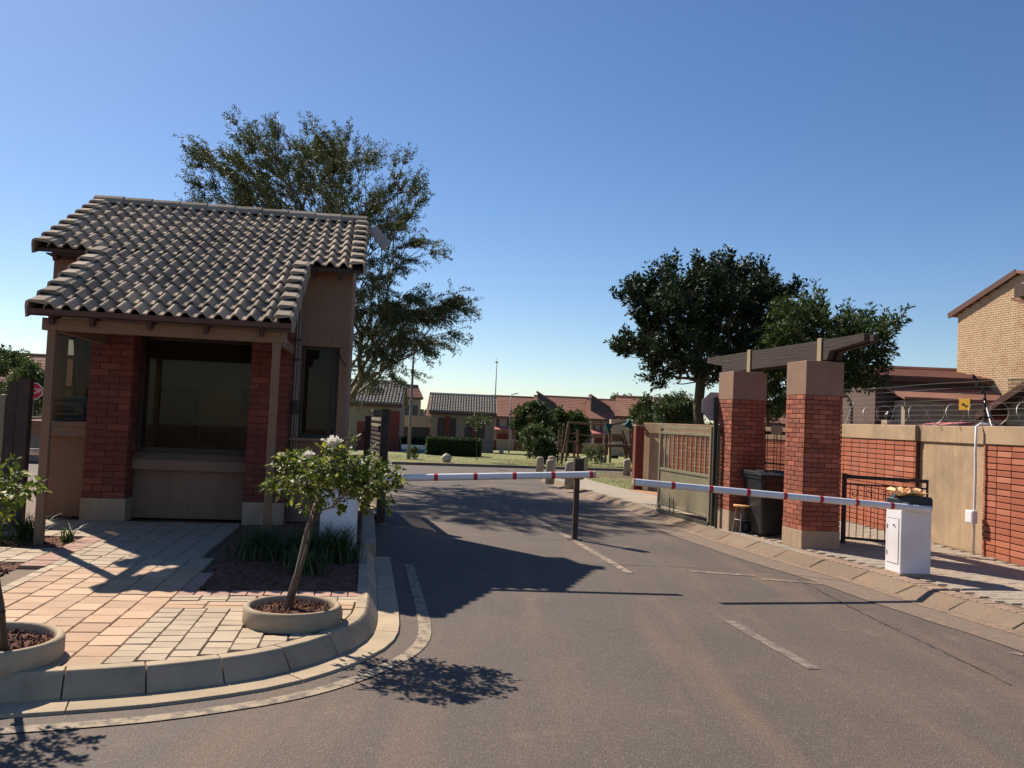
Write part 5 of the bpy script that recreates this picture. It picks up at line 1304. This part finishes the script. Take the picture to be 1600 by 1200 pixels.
# ================================================================== HEDGES, BOULDERS, BOLLARDS
def hedge(label, x0, x1, yt, yb, d, depth, seed):
    a, c_ = A(x0, yt, d), A(x1, yt + (x1-x0)*.044, d); z0 = tz(d) + .08; h = A(x0, yt, d).z - z0; L = (c_-a).length
    t = thing('hedge', label, 'hedge', (a.x, d, z0), rad(4), 'clipped hedges on the lawn')
    MB().box(.05, L-.05, .05, depth-.05, 0, h-.05).build('leaf_mass', 'hedge', t)
    q = np.random.default_rng(seed); n = 9000; P = []; D = []
    for _ in range(n):
        f = q.random()
        if f < .5: P.append((q.uniform(0, L), q.normal(.03, .03), q.uniform(0, h))); D.append((0, -1, .3))
        elif f < .85: P.append((q.uniform(0, L), q.uniform(0, depth), h + q.normal(-.02, .03))); D.append((0, 0, 1))
        else: P.append((q.choice([.02, L-.02]) + q.normal(0, .02), q.uniform(0, depth), q.uniform(0, h))); D.append((q.choice([-1, 1]), 0, .3))
    leaf_object('clipped_leaves', 'hedge', t, P, np.array(D) + q.normal(size=(n, 3))*.6, .07, .045, .2, seed, 'stuff')
hedge('long clipped green hedge in front of the small brown house', 667, 752, 684, 712, 41, 1.4, 1)
hedge('shorter clipped hedge left of the long one, above the white board', 628, 668, 685, 700, 45, 1.0, 2)
b = thing('pool_wall', 'low white painted wall with a blue foot under the shorter hedge', 'low wall', (A(627, 700, 43).x, 43, tz(43)+.07), rad(4))
w_ = (668-627)*43/1340.; MB().box(0, w_, 0, .12, .18, .4).build('white_band', 'white', b, bevel=.01); MB().box(0, w_, .01, .11, 0, .18).build('blue_foot', 'blue', b)
def boulder(label, px, py, r, d, seed):
    p = A(px, py, d); q = np.random.default_rng(seed); t = MB(); n, m_ = 12, 8; vs = []
    for i in range(m_+1):
        for j in range(n):
            th, ph = pi*i/m_, 2*pi*j/n; k = r*(1 + .09*sin(3*ph+seed)+.05*cos(5*th)); vs.append((k*sin(th)*cos(ph), k*sin(th)*sin(ph), k*.93*cos(th)))
    fs = [(i*n+j, (i+1)*n+j, (i+1)*n+(j+1)%n, i*n+(j+1)%n) for i in range(m_) for j in range(n)]
    o = t.add(vs, fs).build('boulder', 'boulder', None, smooth=True, loc=(p.x, d, tz(d)+.08+r*.8)); tag(o, label, 'boulder', 'pale boulders on the lawn')
boulder('round pale boulder at the lawn kerb in front of the hedge', 697, 722, .19, 31.5, 1)
boulder('small pale boulder near the corner of the small brown house', 783, 706, .14, 50, 2)
boulder('small pale boulder between the climbing frame towers', 942, 713, .15, 40, 3)
def bollard(label, px, pyb, pyt, z=.1, r=.115):
    x, y = G(px, pyb, z); h = A(px, pyt, y).z - z; o = thing('bollard', label, 'bollard', (x, y, z-.02), 0, 'concrete bollards along the verge')
    MB().lathe([(r, 0), (r*.97, h*.9), (r*.9, h*.97), (r*.6, h*1.01), (.01, h*1.02)], n=18).build('shaft', 'bollard', o, smooth=True)
    MB().lathe([(r*.99, h*.8), (r*1.0, h*.805), (r*.99, h*.81)], n=18).build('groove', 'plinth', o)
bollard('stubby concrete bollard farthest left, by the cross street', 843, 742, 713)
bollard('concrete bollard second from the left, beside the road kerb', 859, 755, 717)
bollard('concrete bollard hidden behind the second one', 861, 746, 712)
bollard('nearest and widest concrete bollard, left of the dark rest post', 889, 763, 720)
bollard('concrete bollard behind the dark rest post', 912, 744, 713)
bollard('lone concrete bollard on the grass verge right of the boom tips', 979, 743, 717)

# ================================================================== POLES AND LAMPS
def pole(label, px, pyb, pyt, d, r, head, name='lamp_pole', grp=None):
    a, c_ = A(px, pyb, d), A(px, pyt, d); z0 = tz(d); t = thing(name, label, 'lamp' if head != 'none' else 'mast', (a.x, d, z0), 0, grp); h = c_.z - z0
    MB().tube([(0, 0, 0), (0, 0, h*.35), (0, 0, h)], [r, r*.8, r*.45], 8).build('pole', 'pole', t, smooth=True)
    if head == 'arm':
        MB().tube([(0, 0, h), (.2, 0, h+.07)], r*.4, 6).build('arm', 'pole', t); MB().bar((.12, 0, h+.05), (.45, 0, h+.14), .18, .07).build('lamp_head', 'signback', t, bevel=.02)
    elif head == 'flood': MB().bar((-.12, -.05, h-.02), (.12, -.05, h-.02), .14, .2).build('lamp_head', 'signback', t, bevel=.02)
    else: MB().bar((-.12, 0, h), (.12, 0, h), .08, .1).tube([(0, 0, h-.6), (0, 0, h+.3)], .02, 5).build('aerial', 'pole', t)
pole('tall grey lamp pole on the lawn left of the hedge', 638, 720, 515, 32.5, .07, 'flood')
pole('slim radio mast rising behind the small brown house', 773, 640, 566, 72, .07, 'none', 'mast')
pole('street lamp with a bent arm in front of the red roofs', 795, 703, 617, 58, .06, 'arm', 'street_lamp', 'street lamps')
pole('street lamp with a bent arm over the gable house by the evergreen', 1019, 700, 618, 60, .07, 'arm', 'street_lamp', 'street lamps')
pole('thin grey pole showing left of the guard house verandah', 66, 700, 500, 27, .05, 'flood')

# ================================================================== CLIMBING FRAME
dP = 35.; o0 = A(930, 722, dP); z0 = tz(dP)
t = thing('climbing_frame', 'timber climbing frame with ladders, hanging bridge and green canopies', 'playground', (o0.x, dP, z0), 0)
def Q(px, py, dy=0.): p = A(px, py, dP + dy); return Vector((p.x - o0.x, dy, p.z - z0))
def pw(name, pts, r=.045, m='playwood'): return MB().tube(pts, r, 6).build(name, m, t)
for dy in (-.5, .5):
    pw('leaning_post', [Q(889,660,dy*.3), Q(877 if dy < 0 else 884,725,dy)])
    pw('leaning_post', [Q(972,672,dy*.3), Q(990 if dy < 0 else 978,729 if dy < 0 else 722,dy)])
pw('ridge_beam', [Q(887,660), Q(952,664)]); pw('ridge_beam', [Q(952,664), Q(985,657)])
for x0, x1, yb in ((874, 871, 723), (880, 877, 722)): pw('ladder_rail', [Q(x0,671,.4), Q(x1,yb,.1)], .035)
for i in range(7): pw('rung', [Q(873.5-i*.4, 675+i*7, .35), Q(880-i*.4, 675+i*7, .35)], .025)
for x, y0, y1, dy in ((903,671,715,.6),(897,690,715,.1),(946,672,722,-.5),(953,672,723,.5),(984,672,716,.6),(988,674,720,-.5),(979,690,716,.2),(1,0,0,9)):
    if x > 1: pw('post', [Q(x,y0,dy), Q(x,y1,dy)], .05)
for i in range(6): pw('rung', [Q(897, 676+i*6.5, .4), Q(903, 676+i*6.5, .4)], .022)
for i in range(5): pw('rung', [Q(984, 680+i*8, .1), Q(989, 681+i*8, .1)], .022)
pw('cross_rail', [Q(889,690,.3), Q(903,692,.3)]); pw('cross_rail', [Q(947,697,-.5), Q(988,697,-.5)]); pw('cross_rail', [Q(880,676,.3), Q(946,684,.3)], .025)
MB().obox(Q(967, 695), (1.0, 1.0, .05)).build('platform', 'playwood', t); MB().obox(Q(964, 684, .3), (.45, .04, .3)).build('panel', 'wood_post', t)
L, R = [], []
for i in range(13):
    x = 925 + 26*i/12; y = 698.5 - 5.5*(i/12)**1.6 + .6*sin(i); L.append(Q(x, y, -.35)); R.append(Q(x, y, .35))
MB().strip(L, R).strip([p - Vector((0, 0, .04)) for p in R], [p - Vector((0, 0, .04)) for p in L]).build('rope_bridge', 'plinth', t)
for a, c_, w_, h_ in ((Q(946,666), Q(954,666), .1, .1), ):
    MB().add([a+Vector((-.05,-.4,.1)), c_+Vector((.05,-.4,.1)), (a+c_)/2+Vector((0,-.4,-.3)), a+Vector((-.05,.4,.1)), c_+Vector((.05,.4,.1)), (a+c_)/2+Vector((0,.4,-.3))], [(0,2,1),(3,4,5),(0,1,4,3),(1,2,5,4),(2,0,3,5)]).build('canopy', 'tarp', t)
a = Q(982, 657)
MB().add([a+Vector((-.2,-.5,-.2)), a+Vector((.15,-.5,-.35)), a+Vector((0,-.5,.06)), a+Vector((-.2,.5,-.2)), a+Vector((.15,.5,-.35)), a+Vector((0,.5,.06))], [(0,1,2),(3,5,4),(0,3,4,1),(1,4,5,2),(2,5,3,0)]).build('canopy', 'tarp', t)
for x in (958.5, 961): pw('chain', [Q(x,697,.1), Q(x,713,.1)], .008, 'wire')
MB().obox(Q(960, 714, .1), (.3, .2, .12)).build('swing_seat', 'black', t, bevel=.02)

# ================================================================== HOUSES
def house(label, x, y, z0, rz, L, Dp, hw, hr, wallm='housewall', roofm='redroof', name='house', group=None, wins=(), over=.3, axis='x', doors=(), fascia='redfascia', courses=0):
    """box L long (local x) and Dp deep (local +y), walls hw high, ridge hr along x; wins = (x, z, w, h) on the front"""
    t = thing(name, label, 'house', (x, y, z0), rz, group)
    MB().box(0, L, 0, Dp, -.5, hw).build('wall', wallm, t)
    if axis == 'x':
        MB().xprism([(0, hw), (Dp, hw), (Dp/2, hr-.15)], .01, L-.01, axis='x').build('gable', wallm, t)
        s = (hr-hw)/(Dp/2)
        for sg, nm in ((1, 'roof'), (-1, 'roof')):
            y0, y1 = (-over, Dp/2) if sg > 0 else (Dp+over, Dp/2); ze = hw - over*s
            b = MB(); n = max(1, courses); 
            for i in range(n):
                f0, f1 = i/n, (i+1)/n; ya, yb = y0+(y1-y0)*f0, y0+(y1-y0)*f1; za, zb = ze+(hr-ze)*f0, ze+(hr-ze)*f1; st = .02 if courses else .0
                b.add([(-over,ya,za+.05+st),(L+over,ya,za+.05+st),(L+over,yb,zb+.05),(-over,yb,zb+.05),(-over,ya,za-.05),(L+over,ya,za-.05),(L+over,yb,zb-.05),(-over,yb,zb-.05)], [(0,1,2,3),(7,6,5,4),(0,4,5,1),(1,5,6,2),(2,6,7,3),(3,7,4,0)])
            b.build(nm, roofm, t)
        MB().box(-over, L+over, -over-.03, -over, ze-.16, ze+.02).build('fascia', fascia, t)
        MB().tube([(-over, Dp/2, hr+.04), (L+over, Dp/2, hr+.04)], .12, 6).build('ridge_cap', roofm, t)
    for wx, wz, ww, wh in wins:
        f = MB().box(wx, wx+ww, -.04, .02, wz, wz+wh).build('window', 'frame', t); MB().box(wx+.06, wx+ww-.06, -.055, -.041, wz+.06, wz+wh-.06).build('pane', 'housedark', f)
        if ww > 1: MB().box(wx+ww/2-.03, wx+ww/2+.03, -.07, -.056, wz+.06, wz+wh-.06).build('mullion', 'frame', f)
    for dx, dz, dw, dh, dm in doors: MB().box(dx, dx+dw, -.05, .02, dz, dz+dh).build('panel', dm, t)
    return t
def tiled(t, L, Dp, hw, hr, over, m, dx=.3, dy=.33):
    """rolled tiles laid over the front roof slope as real relief"""
    s = (hr-hw)/(Dp/2); ze = hw - over*s; sl = math.hypot(Dp/2+over, hr-ze); a = math.atan2(hr-ze, Dp/2+over); b = MB()
    nr_, nc = int(sl/dy), int((L+2*over)/dx)
    for r in range(nr_):
        for c_ in range(nc):
            x = -over + c_*dx; y0 = -over + r*dy*cos(a); z = ze + .07 + r*dy*sin(a); y1, z1 = y0+dy*1.03*cos(a), z+dy*1.03*sin(a)-.03
            pr = ((0, .0), (.25, .05), (.55, .05), (.8, 0))
            vs = [(x+p*dx, y0, z+q+.02) for p, q in pr] + [(x+p*dx, y1, z1+q+.01) for p, q in pr] + [(x+p*dx, y0, z+q-.03) for p, q in pr]
            b.add(vs, [(i, i+1, 5+i, 4+i) for i in range(3)] + [(8+i, 9+i, i+1, i) for i in range(3)])
    b.build('roof_tiles', m, t, kind='stuff')
# small brown house behind the hedge
p = A(671, 700, 50); e = A(771, 700, 50); L1 = e.x - p.x; zb = -.33
t = house('small brown house with grey tiled roof and dark red shutters behind the hedge', p.x, 50, zb, rad(3), L1, 3.6, 2.4, 3.35, 'housewall', 'houseedge', over=.12, name='small_house',
          wins=((.42, .9, .4, 1.1), (1.12, .9, .36, 1.1), (2.0, .9, .4, 1.1), (2.75, .9, .4, 1.1)), doors=((.82, .85, .3, 1.25, 'housered'), (2.4, .85, .35, 1.2, 'housered')))
tiled(t, L1, 3.6, 2.4, 3.35, .12, 'houseedge', .155, .2)
# left neighbour with the grey tiled roof, red wall panels and parapet wall
p = A(520, 690, 44); t = house('brown house with grey tiled roof and red wall panels right of the guard house', p.x, 44, -.3, rad(3), 3.3, 4.2, 2.62, 3.7, 'housewall', 'houseedge', over=.15, name='small_house',
          doors=((1.2, .1, 1.3, 1.5, 'housered'), (2.85, .0, .5, 2.2, 'housered')), wins=((2.0, 1.9, .5, .3),))
tiled(t, 3.3, 4.2, 2.62, 3.7, .15, 'houseedge', .17, .22)
p = A(621, 690, 50); t = thing('parapet_wall', 'flat topped tan garden wall with dark slots between the two small houses', 'wall', (p.x, 50, -.33), rad(3))
MB().box(0, 1.85, 0, .2, 1.4, 2.05).box(0, 1.85, .05, .15, .0, .7).build('wall', 'housewall_pale', t); MB().box(.05, 1.8, .06, .14, .7, 1.4).build('dark_opening', 'housedark', t)
MB().box(.0, .35, -.02, .05, 0, 1.39).build('panel', 'housered', t); MB().box(1.0, 1.7, -.02, .045, .15, .6).build('panel', 'housered', t); MB().box(1.62, 1.85, -.03, .04, .2, 1.35).build('door', 'steel_dark', t)
p = A(622, 690, 78); house('dark two storey house with red roof behind the parapet wall', p.x, 78, -1.1, rad(25), 2.0, 3.0, 4.6, 5.6, 'housewall', 'redroof', wins=((.3, 2.4, 1.4, 1.4),), over=.15, courses=8)
p = A(650, 690, 80); t = thing('chimney_block', 'small stepped brown block with railing beside the dark two storey house', 'building', (p.x-.4, 80, -1.2), 0); MB().box(0, .9, 0, 1, 0, 3.6).box(2.2, 3.2, 0, 1, 0, 3.4).build('wall', 'housewall', t); MB().bar((.9, .2, 3.5), (2.2, .2, 3.5), .04, .04).bar((.9, .2, 3.0), (2.2, .2, 3.0), .04, .04).build('railing', 'pole', t)
# the long red roofed row
def row_house(label, xa, xb, yr, ye, d, seed, gab=None):
    a, c_ = A(xa, yr, d), A(xb, yr + (xb-xa)*.044, d); zg = tz(d); L = c_.x - a.x; hw = A(xa, ye, d-4).z - zg; hr = A(xa, yr, d).z - zg
    w_ = [(k*L/4+.4, hw-1.75, L/4-.9, 1.3) for k in range(4)]; r_ = random.Random(seed)
    t = house(label, a.x, d-4, zg, 0, L, 8, hw, hr, 'housewall', 'redroof', over=.35, wins=w_, group='red roofed townhouse row', name='townhouse', courses=14,
              doors=[(L*.1, .0, L*.32, 1.9, 'housered'), (L*.55, .0, L*.35, 1.9, 'housered')])
    MB().add([(0,-1.2,2.35),(L*.8,-1.2,2.35),(L*.8,0,2.75),(0,0,2.75),(0,-1.2,2.25),(L*.8,-1.2,2.25),(L*.8,0,2.65),(0,0,2.65)], [(0,1,2,3),(7,6,5,4),(0,4,5,1),(1,5,6,2),(3,7,4,0)]).build('canopy_roof', 'pinkroof', t)
    for x in (.1, L*.4, L*.78): MB().box(x, x+.22, -1.15, -.95, 0, 2.26).build('porch_post', 'housewall_pale', t)
    if gab:
        gx, gw, gh = gab; x0 = (gx-xa)/(xb-xa)*L; wdt = gw/(xb-xa)*L
        # raised stair bay: vertical face to the left, roof falling away to the right
        MB().xprism([(x0, hr-1.6), (x0+wdt, hr-1.6), (x0+wdt, hr-.9), (x0, hr+gh)], -.1+1.4, 3.9, axis='y').build('stair_bay', 'housedark', t)
        MB().add([(x0-.1,1.1,hr+gh+.1),(x0+wdt,1.1,hr-.8),(x0+wdt,4.1,hr-.8),(x0-.1,4.1,hr+gh+.1),(x0-.1,1.1,hr+gh-.08),(x0+wdt,1.1,hr-.98),(x0+wdt,4.1,hr-.98),(x0-.1,4.1,hr+gh-.08)], [(0,1,2,3),(7,6,5,4),(0,4,5,1),(1,5,6,2),(2,6,7,3),(3,7,4,0)]).build('bay_roof', 'redroof', t)
    return t
row_house('red roofed townhouse at the left end of the row, half behind the small brown house', 676, 772, 615, 650, 104, 1)
row_house('red roofed townhouse behind the street lamp', 773, 838, 619, 648, 102, 2, (838, 26, .3) if False else None)
row_house('red roofed townhouse with a dark stair bay above the dark park trees', 839, 919, 619, 649, 102, 3, (839, 28, .45))
row_house('red roofed townhouse with a dark stair bay at the right end of the row', 920, 962, 624, 652, 100, 4, (920.5, 29, .45))
# gable house with cream walls right of the row
p = A(965, 690, 66); t = house('red roofed house with pale walls between the park and the evergreen', p.x, 66, tz(66), rad(-8), 5.2, 5, 3.3, 4.7, 'housewall', 'redroof', over=.3, wins=((1.0, 1.8, 1.0, .9), (3.2, 1.8, 1.0, .9)), courses=10)
p = A(954, 680, 60); t = thing('garden_block', 'cream rendered blocks in front of the gable house', 'building', (p.x, 60, tz(60)), 0); MB().box(0, 1.2, 0, 1, 0, 2.7).box(1.5, 2.2, 0, 1, 0, 2.75).build('wall', 'housewall_pale', t)
p = A(1185, 690, 46); house('low house with an orange roof glimpsed between the two pillars', p.x, 46, tz(46), rad(-5), 5, 5, 2.5, 3.6, 'housewall_pale', 'redroof', over=.3, wins=((.6, 1.0, .8, 1), (2, 1.0, .8, 1)), courses=8)
p = A(800, 690, 75); t = thing('garden_wall', 'long low tan wall with red garage panels across the far side of the lawn', 'wall', (-7.6, 72, tz(72)), rad(1))
MB().box(0, 34, 0, .2, -.6, 1.0).build('wall', 'housewall', t)
for i in range(9): MB().box(.8+i*3.6, 2.9+i*3.6, -.03, .01, -.1, .9).build('panel', 'housered', t)
# far left houses
p = A(-60, 600, 62); house('long terracotta roofed house at the left edge beyond the shrubs', p.x, 62, tz(62)+.3, rad(2), 11, 6, 3.3, 5.4, 'housewall_pale', 'redroof', over=.3, wins=((6, 1.4, 1.2, 1.2), (8.6, 1.4, 1.2, 1.2)), courses=10)
t = thing('garden_wall', 'low grey garden wall beyond the left entry lane', 'wall', (-24, 22, 0), rad(6)); MB().box(0, 14.5, 0, .2, 0, 1.15).build('wall', 'housewall', t); MB().box(-.03, 14.53, -.03, .23, 1.15, 1.2).build('coping', 'plinth', t)
t = thing('raised_boom', 'red and white barrier arm across the left entry lane behind the gate posts', 'barrier', (-7.2, 11.6, .95), rad(7))
MB().tube([(-1.5, 0, 0), (1.4, 0, 0)], .045, 14).build('arm', 'white', t, smooth=True)
for x in (-.9, -.45, 0, .45, .9): MB().tube([(x-.03, 0, 0), (x+.03, 0, 0)], .047, 14).build('stripe', 'red', t)
MB().box(1.25, 1.5, -.15, .15, -.9, .1).build('housing', 'white', t, bevel=.01)

# ---- buff brick house at the right edge
hp = A(1493, 660, 33.5); dv = Vector((.2, -.98, 0)); angH = math.atan2(dv.y, dv.x)
t = thing('face_brick_house', 'tall buff face brick house with a red verge at the right edge', 'house', (hp.x, hp.y, 0), angH)
Lh = 3.05; ze = A(1493, 487, 33.5).z; za = ze + 1.08
prf = [(0, 0), (8, 0), (8, ze), (Lh, za), (0, ze)]
MB().xprism(prf, .02, 6, axis='y').build('wall', 'facejoint', t)
T = []; rg = random.Random(3); bl, bh = .235, .084; zz = 1.6; r = 0
while zz < za:
    off = (r % 2)*bl/2; x = -off if off else 0; zl = zz + bh
    while x < 5.2:
        x0, x1 = max(0, x), min(x+bl, 8)
        top = ze + (za-ze)*min((x0+.02)/Lh, 1) if x0 < Lh else za - (x0-Lh)*(za-ze)/4
        if zl < top and x1-x0 > .04:
            T.append(Matrix.Translation((x0+.005, .0+rg.uniform(-.003, .003), zz+.005)) @ Matrix.Diagonal((x1-x0-.012, .03, bh-.013, 1)))
        x += bl
    zz += bh; r += 1
BR['facebrick'] = brick_mesh('facebrick')
join_transforms(BR['facebrick'], T, 'brick_courses', 'facebrick', t)
sl2 = (za-ze)/Lh
MB().add([(-.35,-.14,ze-.35*sl2+.05),(Lh,-.14,za+.05),(Lh,6.2,za+.05),(-.35,6.2,ze-.35*sl2+.05),(-.35,-.14,ze-.35*sl2-.05),(Lh,-.14,za-.05),(Lh,6.2,za-.05),(-.35,6.2,ze-.35*sl2-.05)], [(0,1,2,3),(7,6,5,4),(0,4,5,1),(2,6,7,3),(3,7,4,0)]).build('roof', 'redroof', t)
MB().add([(Lh,-.14,za+.05),(8.3,-.35,ze),(8.3,6.2,ze),(Lh,6.2,za+.05),(Lh,-.14,za-.05),(8.3,-.35,ze-.1),(8.3,6.2,ze-.1),(Lh,6.2,za-.05)], [(0,1,2,3),(7,6,5,4),(0,4,5,1),(1,5,6,2),(2,6,7,3)]).build('roof', 'redroof', t)
MB().bar((-.38, -.12, ze-.38*sl2), (Lh, -.12, za), .06, .2).build('verge_board', 'redfascia', t)
MB().box(3.12, 4.8, -.25, .0, za-.95, za-.5).build('dormer_block', 'dark_wood', t)
MB().bar((3.1, -.3, za-1.0), (4.8, -.3, za-1.6), .1, .1).build('verge_board', 'redroof', t)
# nearer wing of the same house
hq = A(1574, 640, 19.5); t = thing('porch_wing', 'near corner of a buff brick wing with a sloping red fascia at the right edge', 'house', (hq.x, 19.5, 0), rad(-66))
MB().box(0, 3, 0, 3, 0, 3.1).build('wall', 'facejoint', t)
T = []; zz = 1.2; r = 0
while zz < 3.02:
    x = -(r % 2)*.115
    while x < 2.2:
        x0, x1 = max(0, x), x+.23
        T.append(Matrix.Translation((x0+.005, -.012+rg.uniform(-.003, .003), zz+.005)) @ Matrix.Diagonal((x1-x0-.012, .03, .072, 1))); x += .23
    zz += .085; r += 1
place_bricks(t, T, 'facebrick', 300)
MB().add([(-.5,-.4,2.3),(2.6,-.4,4.2),(2.6,3,4.2),(-.5,3,2.3),(-.5,-.4,2.14),(2.6,-.4,4.04),(2.6,3,4.04),(-.5,3,2.14)], [(0,1,2,3),(7,6,5,4),(0,4,5,1),(1,5,6,2),(2,6,7,3),(3,7,4,0)]).build('roof', 'redfascia', t)
# dark townhouse between the tree and the brick house, red carport in front
hr_ = A(1418, 650, 30); t = house('dark brown townhouse with terracotta roof between the leafy tree and the brick house', hr_.x-.3, 32, 0, rad(-3), 4, 4, 3.95, 4.35, 'darkwall', 'redroof', over=.15, wins=((.5, 1.6, 1, 1.0), (2.2, 1.6, 1.2, 1.0)), courses=8)
MB().add([(.6,-1.2,3.15),(4.2,-1.2,3.15),(4.2,0,3.6),(.3,0,3.6),(.6,-1.2,3.05),(4.2,-1.2,3.05),(4.2,0,3.5),(.3,0,3.5)], [(0,1,2,3),(7,6,5,4),(0,4,5,1),(1,5,6,2),(3,7,4,0)]).build('lower_roof', 'redroof', t)
MB().box(.7, 4.1, -1.0, -.01, 0, 3.04).build('lower_wall', 'housewall', t)
hr_ = A(1400, 655, 24); t = thing('garden_pillar', 'pale square garden pillar behind the razor wire', 'pillar', (hr_.x-.25, 24, 0), rad(8)); MB().box(0, .28, 0, .28, 0, 2.15).build('shaft', 'housewall_pale', t); MB().lathe([(.01, 2.15), (.1, 2.2), (.12, 2.3), (.05, 2.4), (.01, 2.41)], (.14, .14, 0), 10).build('finial', 'dark', t)
a = A(1455, 664, 20.); t = thing('carport', 'low pink red carport roof behind the wall bay', 'carport', (a.x, 20, 0), rad(-8))
MB().xprism([(-.2, 1.9), (.9, 2.1), (2.6, 2.03), (3.2, 1.86)], 0, 2.6, axis='y').build('roof', 'pinkroof', t)
for x in (0, 2.8): MB().box(x, x+.08, .2, .28, 0, 1.9).build('post', 'steel_dark', t)

# low belt of far trees along the horizon
q = np.random.default_rng(77); n = 16000; x = q.uniform(-330, 330, n); y = q.uniform(255, 300, n)
hgt = 2.2 + 1.6*np.sin(x*.05) + 1.1*np.sin(x*.17 + 1) + .8*np.sin(x*.41); z = -1.9 + q.random(n)**.7*np.maximum(hgt + 2.2, 1.)
o = leaf_object('distant_woodland', 'midleaf', None, np.c_[x, y, z], q.normal(size=(n, 3)) + [0, 0, .5], 2.6, 1.8, .2, 77, 'stuff'); tag(o, 'low belt of far trees along the horizon behind the houses', 'woodland')
